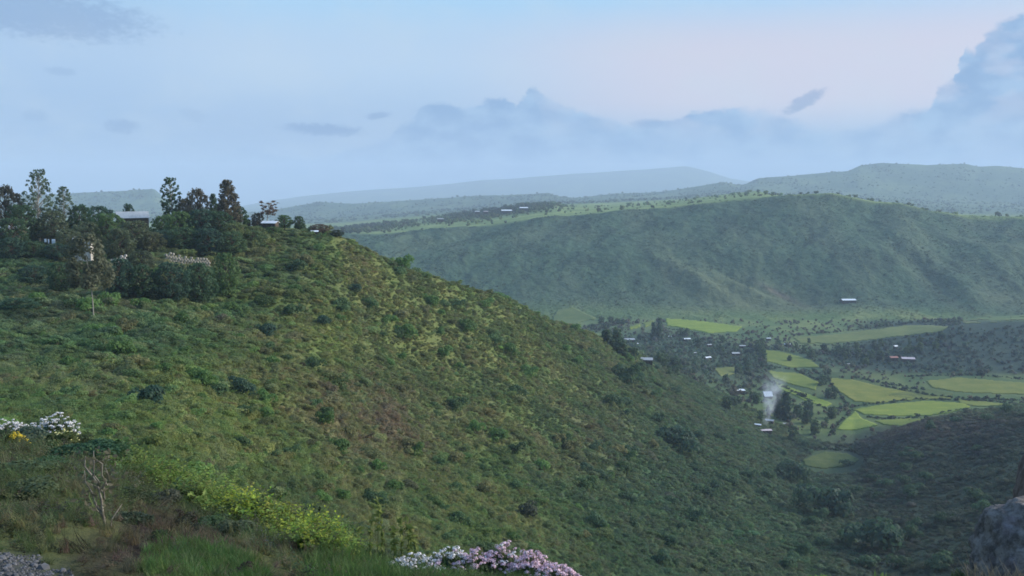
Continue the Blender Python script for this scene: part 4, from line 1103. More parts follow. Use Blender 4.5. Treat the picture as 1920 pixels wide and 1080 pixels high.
# houses in the valley and on the far side
HV = [
 (1180, 636, 20, 'pale-roofed long house at the village edge nearest the hillside crest', M_roofg, 0.1, 2.6, .35), (1191, 644, 11, 'small white roof tucked beside the pale-roofed long house', M_roofw, .3, 2.2, .3),
 (1210, 674, 28, 'long grey-roofed barn standing lowest beside the hillside crest', M_roofg, -.12, 2.8, .4), (1222, 642, 5, 'tiny white hut under the poplars', M_roofw, 0, 2.2, .3),
 (1288, 635, 13, 'white-roofed hut below the bright green upper field', M_roofw, .2, 2.4, .35), (1256, 630, 6, 'tiny white speck of a hut right of the poplars', M_roofw, 0, 2, .3),
 (1327, 670, 12, 'bright white square-roofed hut in the middle of the village trees', M_roofw, .5, 2.4, .4), (1330, 646, 9, 'dull small roof in the upper village', M_roofg, .3, 2.4, .35),
 (1379, 662, 15, 'grey-roofed house at the right end of the village', M_roofg, .1, 2.6, .4), (1392, 648, 12, 'small grey roof behind the grey-roofed house', M_roofg, 0, 2.4, .35),
 (1303, 661, 6, 'very small dull hut left of the bright square-roofed one', M_roofg, .3, 2.0, .35),
 (1383, 731, 26, 'long narrow white-roofed house above the smoking compound', M_roofw, .06, 2.2, .14), (1441, 634, 9, 'small white roof beyond the village among dark trees', M_roofw, .1, 2.4, .3),
 (1476, 645, 12, 'curved-looking white roof left of the pale green field', M_roofw, -.1, 2.4, .3), (1436, 806, 22, 'low pinkish-white roof, lowest of the smoking compound', M_roofp, .06, 1.8, .16),
 (1421, 796, 12, 'bright white roof at the left of the smoking compound', M_roofw, -.4, 2.2, .35), (1443, 788, 15, 'pale roof right behind the smoke', M_roofg, -.5, 2.4, .4),
 (1474, 794, 18, 'long dull shed right of the smoking compound', M_roofg, 0, 1.6, .1),
 (1590, 562, 27, 'long white-roofed building alone on the far hillside', M_roofw, .05, 3.0, .25), (1679, 649, 8, 'white pointed roof above the red-roofed houses', M_roofw, .4, 3.0, .6),
 (1673, 670, 20, 'red-roofed house in the dark trees', M_roofr, .05, 3.0, .35), (1702, 672, 24, 'pinkish-roofed house beside the red-roofed one', M_roofp, -.2, 3.0, .35),
 (1592, 682, 8, 'small pale hut below the dark wooded rise', M_roofg, 0, 2.2, .3)]
for px, py, w, lab, rm, yaw, h, pit in HV: house(px, py, w, lab, rm, M_mud, yaw, .55, h, pit)
house(1440, 742, 17, 'pale blue-white roof sloping steeply towards the viewer above the smoke', M_roofw, M_mud, .05, .62, 1.6, .75, gable=False)
for px, py, w, lab, rm in [(950, 397, 20, 'long white roof in the middle of the plateau grove', M_roofw), (982, 392, 16, 'white roof at the right of the plateau grove', M_roofw),
                           (895, 399, 9, 'small white roof at the left of the plateau grove', M_roofw), (911, 399, 9, 'dull small roof between the white ones of the plateau grove', M_roofp), (826, 413, 12, 'dull roof low on the plateau left of the grove', M_roofg)]:
    Yh = 1700 if py < 405 else 1480
    house(px, py, w, lab, rm, M_mud, .05, .5, 3.5, .35, Y=Yh, roofpy=py - 3)

# ------------------------------------------------------------------ trees of the valley
tree('farcol', 1238, 905, 596, 13, (.036, .062, .040), 'taller of two poplars over the village', 'poplar', 'poplar', seed=0)
tree('farcol', 1226, 905, 604, 11, (.036, .062, .040), 'shorter of two poplars over the village', 'poplar', 'poplar', seed=0)
tree('farcol', 1477, 585, 735, 24, (.024, .044, .032), 'dark column-shaped tree right of the smoke', 'cypress', 'cypress', seed=0)
tree('farcol', 1462, 590, 732, 16, (.03, .05, .036), 'slimmer dark tree between the smoke and the column-shaped tree', 'cypress', 'cypress', seed=0)
tree('far', 1421, 1900, 355, 7, (.03, .05, .03), 'lone tree standing on the plateau skyline', seed=0)
rt = random.Random(5)
spots = []
for cx, cy, rx, ry, n in [(1300, 668, 190, 40, 92), (1500, 660, 130, 14, 26), (1640, 662, 120, 26, 34), (1545, 640, 60, 8, 8), (1560, 720, 30, 30, 10), (1500, 790, 60, 40, 16), (1420, 770, 60, 30, 12),
                          (1700, 640, 80, 10, 14), (1130, 615, 70, 12, 10), (1700, 755, 120, 1.5, 5), (1850, 748, 90, 3, 5)]:
    for _ in range(n):
        g = rt.uniform(0, 2 * pi); q = sqrt(rt.random()); spots.append((cx + rx * q * cos(g), cy + ry * q * sin(g)))
for i, (px, py) in enumerate(spots):
    if any(inpoly(np.array([px] * 3), np.array([py, py - 7, py - 13]), f).any() for f in FIELDS) and rt.random() < .93: continue
    p = hit(px, py, 470)
    if p is None or p.y > 1200: continue
    if any(abs(px - h_[0]) < h_[2] * .6 + 6 and -4 < py - h_[1] < 24 for h_ in HV + [(1440, 742, 18)]): continue
    H = rt.uniform(4.5, 10); c = rt.choice([(.036, .060, .036), (.042, .072, .040), (.030, .050, .034), (.05, .075, .04)])
    if px < 1180: lab, grp = 'small tree below the hillside crest, left of the village', 'trees left of the village'
    elif px < 1500 and py < 720: lab, grp = ('small dark tree in the lower village, nearest the slope' if py > 668 else 'small dark tree in the upper village, towards the bright field'), ('trees of the lower village' if py > 668 else 'trees of the upper village')
    elif py < 700: lab, grp = ('small dark tree of the wooded rise round the red-roofed house' if px > 1560 else 'small dark tree between the village and the wooded rise'), ('trees of the wooded rise' if px > 1560 else 'trees between village and rise')
    elif px < 1520 and py < 800: lab, grp = 'small tree near the smoking compound', 'trees round the smoking compound'
    else: lab, grp = 'small tree on a field edge of the valley floor', 'trees on the field edges'
    tree('far', px, p.y, 0, H * rt.uniform(.7, 1.1) * F / p.y, c, lab, group=grp, seed=i, loc=p, h=H)

# ------------------------------------------------------------------ shrubs one can pick out on the hillside
SB = [make_clump('shrub_mesh', 200 + i, 620, .105, ML_o, 5, .6, .85) for i in range(4)]


def shrub(p, wm, hm, color, label, group, i, cat='shrub'):
    o = part('shrub', SB[i % 4], None, color, p - Vector((0, 0, .1 * hm)), (rt.uniform(-.1, .1), rt.uniform(-.1, .1), rt.uniform(0, 6)), (wm / 1.75, wm / 1.75, hm / 1.0))
    return tag(o, label, cat, group)


named = [(605, 600, 40, bl, 'round dark shrub alone high on the hillside'), (664, 540, 34, bl, 'dark shrub near the hillside skyline'), (445, 725, 62, bl, 'deep green hollow shrub left of the hillside middle'),
         (283, 740, 70, bl, 'wide bluish shrub on the lower left hillside'), (965, 842, 42, dg, 'dark round shrub in the hillside centre'), (1275, 820, 90, bl, 'largest blurred dark shrub above the ravine'),
         (700, 935, 60, dg, 'dark shrub near the foreground flowers on the lower hillside'), (985, 955, 56, (.04, .045, .035), 'brownish dark shrub on the lower hillside right of centre'), (1560, 940, 110, bl, 'big dark shrub down in the ravine'),
         (1645, 1000, 120, bl, 'darkest wide shrub at the ravine bottom'), (1180, 705, 70, dg, 'wide dark shrub on the crest above the village'), (500, 618, 46, bl, 'dark shrub above the brighter green patch'),
         (1150, 750, 46, dg, 'dark shrub between the crest and the hillside centre'), (1480, 880, 80, (.034, .058, .042), 'dark shrub beside the small dull field'), (560, 500, 40, dg, 'dark shrub just under the hilltop end')]
for i, (px, py, w, c, lab) in enumerate(named):
    p = hit(px, py + w * .25, 40)
    if p is None: continue
    wm = w / F * p.y; shrub(p, wm, wm * .62, c, lab, None, i)
kinds = [('dark green shrub on the steep hillside', 'dark shrubs on the hillside', (.052, .085, .040)), ('fresh green shrub on the steep hillside', 'green shrubs on the hillside', (.06, .105, .035)),
         ('olive brown shrub on the steep hillside', 'olive brown shrubs on the hillside', (.105, .10, .05)), ('bluish dark shrub on the slopes around the ravine', 'bluish shrubs round the ravine', (.040, .070, .044))]
cnt = 0
while cnt < 275:
    px, py = rt.uniform(0, 1915), rt.uniform(495, 1075); p = hit(px, py, 40)
    if p is None or p.y > 560 or p.y < 48: continue
    k = 3 if px > 1150 + 250 * (rt.random() - .5) else rt.choice([0, 0, 1, 1, 2]); lab, grp, c = kinds[k]
    w = rt.uniform(20, 52) * (1.0 if px < 1500 else 1.3) * (1 if p.y < 300 else .8); wm = min(w / F * p.y, 7.5); j = rt.uniform(.8, 1.25)
    kw = ['dark green', 'fresh green', 'olive brown', 'bluish dark'][kinds.index((lab, grp, c))]
    wh = ('high on the hillside below the hamlet trees' if px < 480 and py < 620 else 'on the lower hillside above the flowers of the bank' if px < 600 and py > 620 else 'on the bright hillside just under the crest' if px < 900 and py < 650 else
          'in the middle of the steep hillside' if px < 1100 and py < 860 else 'low on the hillside above the pink flowers' if px < 1150 else 'on the hillside above the village' if py < 800 and px < 1420 else 'on the ravine side of the hillside' if px < 1520 else 'on the dark slope beyond the ravine')
    shrub(p, wm, wm * rt.uniform(.5, .75), tuple(v * j for v in c), kw + ' shrub ' + wh, kw + ' shrubs ' + wh, cnt); cnt += 1

# ------------------------------------------------------------------ smoke
sp = hit(1434, 800, 400); m = new_mat('smoke'); t = NT(m)
tcn = t.n('ShaderNodeTexCoord'); ns_ = t.n('ShaderNodeTexNoise'); ns_.inputs['Scale'].default_value = .22; ns_.inputs['Detail'].default_value = 4; t.l(tcn.outputs['Object'], ns_.inputs['Vector'])
sx = t.n('ShaderNodeSeparateXYZ'); t.l(tcn.outputs['Object'], sx.inputs[0])
def tm(op, a, b=None):
    x = t.n('ShaderNodeMath', operation=op)
    for i, v in enumerate((a, b)):
        if v is None: continue
        if isinstance(v, (int, float)): x.inputs[i].default_value = v
        else: t.l(v, x.inputs[i])
    return x.outputs[0]
Hs = 112 / F * sp.y
ax = tm('SUBTRACT', sx.outputs[0], tm('MULTIPLY', sx.outputs[2], 6.5 / Hs)); rr = tm('SQRT', tm('ADD', tm('MULTIPLY', ax, ax), tm('MULTIPLY', sx.outputs[1], sx.outputs[1])))
fall = t.rng(tm('DIVIDE', rr, tm('ADD', 1.8, tm('MULTIPLY', sx.outputs[2], .26))), .35, 1.05, 1, 0); fall2 = t.rng(sx.outputs[2], Hs * .45, Hs, 1, 0)
dd = tm('MULTIPLY', tm('MULTIPLY', fall, fall2), t.rng(ns_.outputs[0], .38, .66, .02, .14)); pv = t.n('ShaderNodeVolumePrincipled'); pv.inputs['Color'].default_value = (.86, .90, .97, 1); t.l(dd, pv.inputs['Density'])
mo = t.n('ShaderNodeOutputMaterial'); t.l(pv.outputs[0], mo.inputs['Volume'])
V, Fc = [], []; Hs = 112 / F * sp.y
tube(V, Fc, [(0 + 6.5 * u + 1.2 * sin(5 * u), 0, 1 + Hs * u) for u in np.linspace(0, 1, 12)], [2.2 + 10 * u for u in np.linspace(0, 1, 12)], 12)
Fc.append(tuple(reversed(range(12))))
o = part('smoke', mesh_from('smoke', V, Fc, m, smooth=True), None, None, sp); o['kind'] = 'stuff'; o['label'] = 'thin bluish smoke drifting up between the compound roofs'

# ================================================================== foreground bank
def fgpts(poly_or_fn, dens, seed, y0=3.4, y1=16):
    r0, r1 = 3, K['K2'] - 4
    Yr = GYv[r0:r1 + 1]; PXr, PYr = PX[r0:r1 + 1], PY[r0:r1 + 1]
    w = inpoly(PXr, PYr, poly_or_fn).astype(float) if isinstance(poly_or_fn, list) else poly_or_fn(PXr, PYr, GXv[r0:r1 + 1], Yr)
    w = w * (Yr > y0) * (Yr < y1)
    return sample_rows(r0, r1, w * dens, seed)


def keepout(px, py, x, y):
    return (1 - inpoly(px, py, SOIL).astype(float) * .93) * (1 - inpoly(px, py, GRAVEL).astype(float))


RIDGE = [(185, 858), (250, 872), (330, 908), (450, 955), (560, 990), (650, 1030), (640, 1052), (560, 1032), (470, 1002), (380, 966), (300, 930), (215, 893)]
spr = [make_sprig('weed_mesh', 400 + i, ML_i, 12, .30, .052, .6) for i in range(3)]
grs = [make_grass('grass_mesh', 420 + i, 40, .30, .12, ML_i, .0045, .5) for i in range(2)]
crp = [make_sprig('creeper_mesh', 440, ML_i, 9, .16, .055, .35)]
fcl = make_clump('low_scrub_mesh', 450, 520, .075, ML_i, 5, .6, .7)


def fgscatter(name, label, pcr, s, src, colfn, tilt=.3, zs=(.8, 1.2), sink=.0):
    pos, col, r = pcr
    rot, scl = rot_scl(r, len(pos), s * np.clip(pos[:, 1] / 11, .32, 1.0) * np.exp(.25 * r.normal(size=len(pos))), tilt, zs); pos[:, 2] -= sink
    scatter(name, label, pos, rot, scl, colfn(pos, col, r), src)


def colmix(a, b, nscale=.9, seed=0, val=.22):
    def f(pos, col, r):
        w = sstep(-.25, .3, fbm(pos[:, 0] * nscale, pos[:, 1] * nscale, 3, seed))
        return tinted(np.array(a) * (1 - w[:, None]) + np.array(b) * w[:, None], r, .10, val)
    return f


def weedmask(px, py, x, y):
    return keepout(px, py, x, y) * (.45 + .8 * sstep(-.2, .3, fbm(x * 1.1, y * 1.1, 3, 90)))


for i in range(3):
    fgscatter('weeds', ['olive weeds on the roadside bank', 'leafy weeds among the bank grass', 'brown-green weeds on the bank'][i], fgpts(weedmask, 60, 500 + i), .48 + .08 * i, spr[i],
              colmix([(.100, .135, .050), (.125, .135, .062), (.115, .105, .065)][i], [(.07, .11, .045), (.085, .12, .05), (.08, .09, .05)][i], .8, 91 + i))
for i in range(2):
    fgscatter('bank_grass', 'grass on the roadside bank', fgpts(lambda px, py, x, y: keepout(px, py, x, y), 60, 510 + i), .5, grs[i], colmix((.10, .135, .05), (.15, .15, .075), .7, 95 + i))
G1 = [(270, 1045), (330, 1030), (400, 1032), (470, 1060), (500, 1090), (460, 1180), (240, 1180)]
G2 = [(590, 1040), (660, 1030), (720, 1050), (760, 1110), (700, 1180), (560, 1130)]
G3 = [(700, 1075), (1060, 1085), (1100, 1300), (600, 1300)]
for k, g in enumerate((G1, G2, G3)):
    fgscatter('bright_grass', ['bright green grass tuft patch by the bare soil', 'bright grass left of the pink flowers', 'green grass under the pink flowers'][k], fgpts(g, 420, 520 + k, 2.5), .62, grs[k % 2],
              colmix((.065, .125, .034), (.09, .15, .045), 1.2, 97 + k), .25)
fgscatter('creeper', 'yellow-green creeper running down the bank crest', fgpts(RIDGE, 480, 530), 1.0, crp[0], colmix((.17, .235, .05), (.10, .155, .045), 1.8, 98), .35)
CRE2 = [(420, 945), (560, 990), (650, 1030), (640, 1048), (540, 1020), (420, 975)]
fgscatter('creeper', 'brightest yellow creeper at the lower end of the crest', fgpts(CRE2, 520, 531), 1.0, crp[0], colmix((.34, .40, .05), (.20, .27, .05), 2.5, 99), .35)
fgscatter('weeds', 'thin weeds along the gravel edge', fgpts([(-900, 985), (60, 1000), (160, 1030), (260, 1080), (300, 1300), (150, 1200), (120, 1066), (60, 1036), (-900, 1010)], 160, 545, 2.5), .5, spr[0], colmix((.07, .085, .035), (.09, .08, .045), 1.5, 104))
fgscatter('soil_litter', 'dry stalks and weeds on the bare soil', fgpts(SOIL, 60, 540), .5, grs[1], colmix((.15, .12, .085), (.08, .07, .045), 1.5, 100), .6)
fgscatter('low_scrub', 'dark low scrub round the bare soil', fgpts(lambda px, py, x, y: inpoly(px, py, SOIL) * sstep(.0, .25, fbm(x * 1.4, y * 1.4, 3, 101)), 9, 541), .22, fcl, colmix((.045, .055, .032), (.06, .05, .035), 1.5, 102))
fgscatter('crest_scrub', 'leafy scrub along the crest of the bank', fgpts(lambda px, py, x, y: keepout(px, py, x, y) * sstep(8, 10, y) * (px < 420), 1.6, 542, 8, 15), .2, fcl, colmix((.05, .085, .034), (.085, .105, .04), .8, 103))
# gravel
m = new_mat('gravel_stone'); t = NT(m); oi = t.n('ShaderNodeAttribute', attribute_name='tint', attribute_type='INSTANCER'); t.princ(oi.outputs['Color'], .9, .2); M_grav = m
bm = bmesh.new(); bmesh.ops.create_icosphere(bm, subdivisions=1, radius=1)
for v in bm.verts: v.co *= 1 + .25 * (random.Random(int(v.co.x * 99 + v.co.y * 77)).random() - .5)
me = bpy.data.meshes.new('pebble'); bm.to_mesh(me); bm.free(); me.materials.append(M_grav)
pos, col, r = fgpts(lambda px, py, x, y: inpoly(px, py, GRAVEL) * (px < 400), 3000, 550, 2.6, 5.5)
rot, scl = rot_scl(r, len(pos), .007 * np.exp(.4 * r.normal(size=len(pos))), 1.0, (.5, .8))
g_ = .05 + .09 * r.rand(len(pos)); scatter('gravel', 'grey gravel at the roadside corner', pos, rot, scl, np.stack([g_, g_, g_ * 1.06], -1), me)

# ------------------------------------------------------------------ flowering bushes
def petal_mat(name, c, c2):
    m = new_mat(name); t = NT(m); lv = t.n('ShaderNodeAttribute', attribute_name='leafv', attribute_type='GEOMETRY')
    col = t.mix(lv.outputs['Fac'], c, c2); d = t.princ(col, .7, .15); return m


M_pet = petal_mat('pink_white_petals', (.66, .40, .50), (.86, .68, .74)); M_petw = petal_mat('white_petals', (.66, .62, .64), (.84, .82, .80)); M_pety = petal_mat('pale_yellow_petals', (.75, .68, .22), (.80, .78, .45)); M_petg = petal_mat('gold_petals', (.62, .43, .03), (.75, .60, .08))


def flower_head(name, seed, mat, n=34, rad=.028, lsz=.012):
    r = np.random.RandomState(seed); d = r.normal(size=(n, 3)); d[:, 2] = np.abs(d[:, 2]) * .8 + .15; d /= np.linalg.norm(d, axis=1)[:, None]
    c = d * rad * (.8 + .3 * r.rand(n))[:, None] * np.array([1, 1, .55]); v, f = leaves(c, d, lsz, r, 1.0, .3)
    return mesh_from(name, v, f, mat, r.rand(n))


HP = [flower_head('flower_head', 600 + i, M_pet) for i in range(3)]; HW = [flower_head('flower_head', 610 + i, M_petw) for i in range(3)]
HG = [flower_head('flower_head', 620 + i, M_petg, 26, .024, .013) for i in range(2)]; HYL = [flower_head('flower_head', 630 + i, M_pety, 20, .02, .014) for i in range(2)]
rf = random.Random(9)


def leafy_body(seed, lsz=.10, n=700):
    return make_clump('leafy_body', seed, n, lsz, ML_o, 5, .55, .8, 1.9, .6)


def flower_bush(px, Y, w_px, top_py, nh, heads, color, label, base_off=0., hs=1.0, band=.38, group=None, cat='flower bush', name='flower_bush', seed=0, body=1.0):
    s, t_ = ray(px, top_py); x = float(s) * Y; gz = ground(x, Y) - base_off; wm = w_px / F * Y; H = max(.12, float(t_) * Y - gz)
    root = thing(name, label, cat, (x, Y, gz), 0, group)
    part('foliage', leafy_body(700 + seed, .12 * min(1, .45 / max(wm, .2)) + .03), root, color, None, (0, 0, seed), (wm / 1.75 * body, wm / 1.9 * body, H * .86 * body))
    stems, SF = [], []
    nh = int(nh * 2.3); hs = hs * .86
    for i in range(nh):
        g = rf.uniform(0, 2 * pi); q = sqrt(rf.random()); u, v = q * cos(g) * wm * .5, q * sin(g) * wm * .38
        z = H * (1 - band * q ** 1.6 - rf.uniform(0, .30)); sc_ = hs * rf.uniform(.7, 1.25)
        tube(stems, SF, [(u * .6, v * .6, z * .45), (u, v, z)], [.004, .003], 3)
        part('flower_head', heads[i % len(heads)], root, None, (u, v, z), (rf.uniform(-.4, .4), rf.uniform(-.4, .4), rf.uniform(0, 6)), (sc_, sc_, sc_))
    o = part('stems', mesh_from('stems', stems, SF, M_stem), root); o['kind'] = 'stuff'
    return root


m = new_mat('green_stem'); t = NT(m); t.princ((.09, .12, .05), .8, .1); M_stem = m
gfb = (.085, .125, .065)
flower_bush(18, 12.2, 92, 783, 42, HW, gfb, 'white-flowered bush cut by the photo edge on the bank crest', hs=1.1, seed=0)
flower_bush(104, 12.0, 92, 773, 46, HW, gfb, 'white-flowered bush topping the bank crest, whole and taller than its neighbour', hs=1.1, seed=1)
flower_bush(30, 10.6, 56, 808, 60, HG, (.13, .13, .035), 'golden yellow flowering bush below the white flowers', hs=1.0, band=.7, seed=2)
flower_bush(120, 10.6, 76, 803, 14, HYL, (.10, .125, .04), 'yellowish bush with pale yellow flowers under the taller white-flowered bush', hs=.9, seed=3)
for k, (px, top, w, n, y, hd, lab) in enumerate([(776, 1037, 92, 34, 7.2, HW, 'first flowering bush of the pink row from the grass, whitest of all'), (848, 1024, 96, 34, 7.3, HW + HP[:1], 'second flowering bush of the pink row, sparse with single heads'),
                                           (896, 1026, 80, 36, 7.2, HP, 'third flowering bush of the pink row, below the tallest head'), (946, 1013, 88, 46, 7.3, HP + HW[:1], 'tallest flowering bush in the middle of the pink row'),
                                           (996, 1032, 84, 52, 7.2, HP, 'dense pink flowering bush after the tallest one'), (1042, 1056, 76, 44, 7.0, HP, 'lowest pink flowering bush ending the row')]):
    flower_bush(px, y, w + 22, top, int(n * 1.15), hd, gfb, lab, hs=1.0, band=.5, seed=4 + k, body=.84)

# pale yellow lilies on the crest
for k, (px, py, Y) in enumerate([(262, 884, 10.3), (301, 892, 10.1), (331, 898, 9.9)]):
    s, t_ = ray(px, py); x = float(s) * Y; gz = ground(x, Y); H = max(.1, float(t_) * Y - gz)
    root = thing('lily', ['largest pale yellow flower on the creeper crest', 'middle pale yellow flower on the creeper crest', 'smallest pale yellow flower, furthest down the creeper crest'][k], 'flower', (x, Y, gz))
    V, Fc = [], []; tube(V, Fc, [(0, 0, 0), (.01, 0, H)], [.005, .004], 4); part('stem', mesh_from('stem', V, Fc, M_stem), root)
    V, Fc = [], []; R_ = [.055, .036, .03][k]
    for j in range(6):
        g = j * pi / 3; d = Vector((cos(g), sin(g) * .55 - .3, .25 + .5 * sin(g))).normalized(); w = d.cross(Vector((0, -1, .3))).normalized() * R_ * .28; b = len(V)
        V += [(.01, 0, H), tuple(Vector((.01, 0, H)) + d * R_ * .5 + w), tuple(Vector((.01, 0, H)) + d * R_), tuple(Vector((.01, 0, H)) + d * R_ * .5 - w)]; Fc.append((b, b + 1, b + 2, b + 3))
    part('petals', mesh_from('petals', V, Fc, M_pety, [.6] * 6), root)


# leafy bushes of the bank
def fbush(px, Y, w, top, color, label, seed, lsz=.07, n=900, name='bush', cat='bush', flat=1.0):
    s, t_ = ray(px, top); x = float(s) * Y; gz = ground(x, Y); wm = w / F * Y; H = max(.15, float(t_) * Y - gz)
    color = tuple(v * 1.7 for v in color)
    o = part(name, make_clump('bush_mesh', 800 + seed, n, lsz / max(wm, .2) * 1.0, ML_o, 6, .6, .85, 1.9, .7), None, color, (x, Y, gz - .04), (0, 0, seed), (wm / 1.75, wm / 1.75, H / .98))
    return tag(o, label, cat)


fbush(132, 9.6, 150, 826, (.030, .066, .034), 'dark green bush on the bank in front of the pale yellow flowers', 1, .055, 2200)
fbush(96, 8.3, 150, 858, (.042, .078, .036), 'mid green bush on the bank below the dark one', 2, .05, 1800)
fbush(205, 9.8, 80, 832, (.045, .080, .036), 'small green bush between the dark bush and the creeper', 3, .05, 1300)
fbush(66, 11.4, 80, 796, (.060, .085, .060), 'grey-green bush under the taller white-flowered bush', 4, .05, 1200)
fbush(30, 7.4, 150, 890, (.060, .085, .040), 'olive bush on the bank near the gravel', 5, .045, 1600)
fbush(300, 8.2, 80, 948, (.055, .060, .042), 'brown-green bush at the top of the bare soil', 6, .04, 1300)
fbush(440, 7.0, 90, 1000, (.060, .075, .042), 'dull bush between the bare soil and the creeper', 7, .04, 1300)
fbush(545, 7.4, 90, 1022, (.055, .070, .040), 'dull bush under the bright end of the creeper', 8, .04, 1300)
fbush(255, 6.2, 80, 1015, (.042, .055, .034), 'dark bush standing on the bare soil beside the sapling', 9, .035, 1300)
fbush(1545, 5.6, 110, 1062, (.085, .14, .04), 'bright green leaf tips rising at the lower photo edge above the ravine', 10, .04, 900)
fbush(1660, 5.6, 60, 1074, (.06, .10, .04), 'smaller green leaf tips at the lower photo edge near the boulder', 11, .04, 600)
fbush(1800, 5.2, 70, 1055, (.085, .10, .05), 'olive weed clump at the foot of the boulder', 12, .035, 800)

fbush(150, 7.2, 110, 925, (.050, .078, .036), 'leafy bush behind the bare sapling', 13, .045, 1500)
fbush(60, 6.2, 130, 968, (.060, .078, .036), 'low leafy bush just above the gravel corner', 14, .04, 1500)
fbush(392, 7.6, 100, 962, (.050, .080, .034), 'green leafy mound on the upper creeper edge of the bare soil', 15, .045, 1400)

# grass stalks with seed heads rising beside the pink row
for k, (px, top, Y, lean) in enumerate([(706, 930, 7.6, .02), (716, 948, 7.7, -.03), (690, 960, 7.6, -.05), (768, 962, 7.5, .05), (752, 975, 7.5, -.02), (668, 985, 7.8, .03), (738, 990, 7.5, .02), (781, 985, 7.4, .06)]):
    s, t_ = ray(px, top); x = float(s) * Y; gz = ground(x, Y); H = float(t_) * Y - gz
    root = thing('grass_stalk', 'tall pale-green grass stalk left of the pink flower row', 'grass stalk', (x, Y, gz), k * 1.3, 'tall grass stalks beside the pink flowers')
    V, Fc = [], []; P = [(lean * u * u, 0, H * u) for u in (0, .3, .6, .85, 1)]; tube(V, Fc, P, [.005, .004, .0035, .003, .002], 4); part('stem', mesh_from('stem', V, Fc, M_stem), root)
    r = np.random.RandomState(k); u = .35 + .65 * r.rand(26); c = np.stack([lean * u * u + .012 * r.normal(size=26), .012 * r.normal(size=26), H * u], -1)
    v, f = leaves(c, r.normal(size=(26, 3)), .03, r, 2.6, .3); part('leaf', mesh_from('leaf', v, f, ML_o, r.rand(26)), root, (.17, .21, .06))['kind'] = 'stuff'

# bare sapling
m = new_mat('bark_grey'); t = NT(m); t.princ(t.mix(t.rng(t.noise(30, 5), .4, .65), (.14, .12, .10), (.24, .22, .18)), .9, .1, t.noise(60, 3), .4, .005); M_barkg = m
Y = 5.4; s, t_ = ray(213, 1066); x = float(s) * Y; gz = ground(x, Y); kpp = Y / F
root = thing('sapling', 'slender grey sapling with bare forking twigs on the bank', 'sapling', (x, Y, gz))
z0 = zat(1066, Y) - gz


def sp_(px, py, dy=0.): return ((px - 213) * kpp, dy, (zat(py, Y) - gz))


V, Fc = [], []
tube(V, Fc, [sp_(214, 1085), sp_(212, 1040), sp_(205, 1000), sp_(198, 965), sp_(197, 935), sp_(190, 905), sp_(176, 880)], [.013, .011, .010, .009, .007, .005, .003], 7)
part('trunk', mesh_from('trunk', V, Fc, M_barkg, smooth=True), root)
for pts_ in ([(207, 1035), (199, 1005), (194, 975), (190, 950), (186, 930), (180, 915)], [(197, 940), (203, 915), (206, 895), (214, 872)], [(191, 908), (184, 890), (186, 868), (180, 850)], [(198, 965), (184, 945), (176, 925), (166, 905), (160, 886)],
             [(205, 1000), (216, 985), (222, 968), (230, 950)], [(182, 890), (172, 872), (170, 856)], [(196, 930), (188, 918), (178, 900)], [(203, 915), (196, 893), (199, 872), (196, 856)]):
    V, Fc = [], []; n_ = len(pts_)
    tube(V, Fc, [sp_(a, b, .05 * sin(i * 1.3 + a)) for i, (a, b) in enumerate(pts_)], [.0055 * (1 - .8 * i / (n_ - 1)) + .001 for i in range(n_)], 5)
    part('branch', mesh_from('branch', V, Fc, M_barkg, smooth=True), root)
r = np.random.RandomState(3); c = np.stack([r.uniform(-.22, .10, 130), r.uniform(-.12, .12, 130), r.uniform(zat(960, Y) - gz, zat(845, Y) - gz, 130)], -1)
v, f = leaves(c, r.normal(size=(130, 3)), .022, r, 1.8, .4); part('twig_leaves', mesh_from('twig_leaves', v, f, ML_o, r.rand(130)), root, (.12, .11, .07))['kind'] = 'stuff'

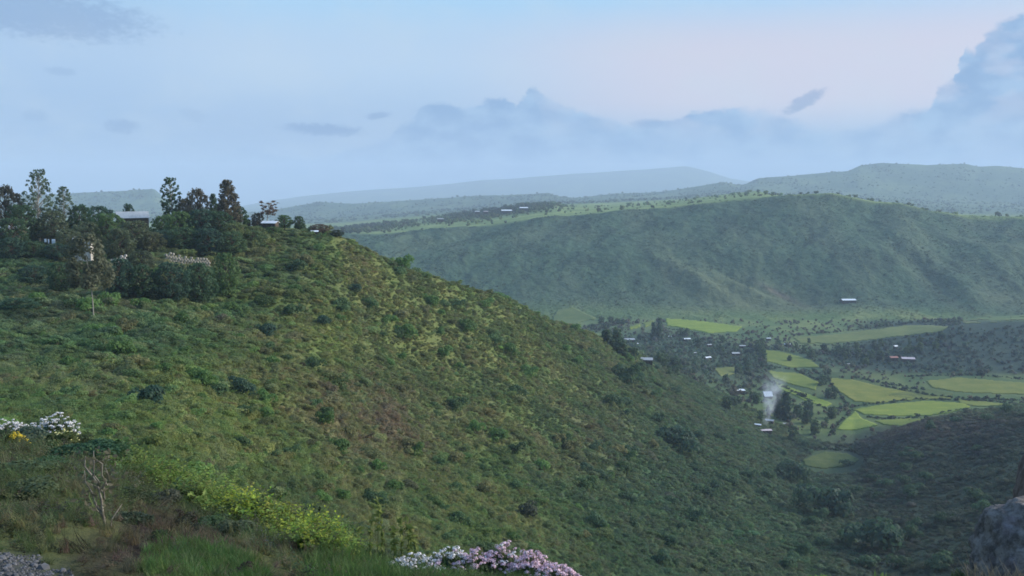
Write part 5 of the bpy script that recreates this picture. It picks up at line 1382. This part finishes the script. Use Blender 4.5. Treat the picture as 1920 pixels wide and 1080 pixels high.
# boulder at the lower right
m = new_mat('boulder_rock'); t = NT(m); n1 = t.noise(5, 8, .7); n2 = t.noise(16, 6, .65)
c = t.mix(t.rng(n1, .38, .62), (.10, .09, .085), (.25, .225, .205)); c = t.mix(t.rng(n2, .55, .7, 0, .7), c, (.045, .042, .04)); c = t.mix(t.rng(t.noise(2.2, 3), .5, .7, 0, .5), c, (.24, .20, .22))
t.princ(c, .95, .1, n2, .9, .03); M_rock = m
bm = bmesh.new(); bmesh.ops.create_icosphere(bm, subdivisions=6, radius=1); co = np.array([v.co[:] for v in bm.verts])
dsp = 1 + .14 * fbm(co[:, 0] * 1.6 + co[:, 2], co[:, 1] * 1.6 - co[:, 2] * .7, 4, 120) + .10 * ridged(co[:, 0] * 2.4 + co[:, 2] * 1.1, co[:, 1] * 2.4 + co[:, 2] * 2.7, 4, 121) * .8 + .10 * ridged(co[:, 2] * 4.5 + .6 * co[:, 0], co[:, 0] * 1.2 + co[:, 1], 3, 127) * .6 + .05 * fbm(co[:, 0] * 9 + co[:, 2] * 6, co[:, 1] * 9 - co[:, 2] * 5, 3, 122)
for v, q in zip(bm.verts, dsp):
    v.co *= q
    if v.co.z > .55: v.co.z = .55 + (v.co.z - .55) * .55
for f_ in bm.faces: f_.smooth = True
me = bpy.data.meshes.new('boulder'); bm.to_mesh(me); bm.free(); me.materials.append(M_rock)
Yb = 4.9; s, t_ = ray(1992, 975); kb = Yb / F
o = part('boulder', me, None, None, (float(s) * Yb, Yb, zat(962, Yb) - .36), (0, .08, .6), (.40, .42, .50)); tag(o, 'weathered grey-lilac boulder at the lower right edge of the bank', 'boulder')
m = new_mat('brown_rock'); t = NT(m); t.princ(t.mix(t.rng(t.noise(4, 7, .7), .38, .62), (.14, .11, .095), (.24, .19, .165)), .95, .1, t.noise(12, 6, .65), .9, .03)
me2 = me.copy(); me2.materials.clear(); me2.materials.append(m)
Yr_ = 6.4; s, t_ = ray(1967, 900); o = part('rock_outcrop', me2, None, None, (float(s) * Yr_, Yr_, zat(940, Yr_)), (0, -.06, 2.1), (.20, .24, .62)); tag(o, 'narrow brown rock rising behind the boulder at the photo edge', 'rock')
for k, (px, py, Y, w) in enumerate([(1838, 1078, 4.6, 50), (1880, 1092, 4.5, 60), (1916, 1085, 4.5, 60)]):
    s, t_ = ray(px, py); g = make_grass('dry_tuft_mesh', 460 + k, 70, .22, .09, ML_o, .0028, .6)
    o = part('dry_grass_tuft', g, None, (.22, .19, .13), (float(s) * Y, Y, zat(py, Y) - .10), (0, 0, k), (.8, .8, .9)); tag(o, ['dry grass tuft at the outer foot of the boulder', 'dry grass tuft in front of the boulder middle', 'dry grass tuft in front of the boulder at the very photo edge'][k], 'grass tuft')
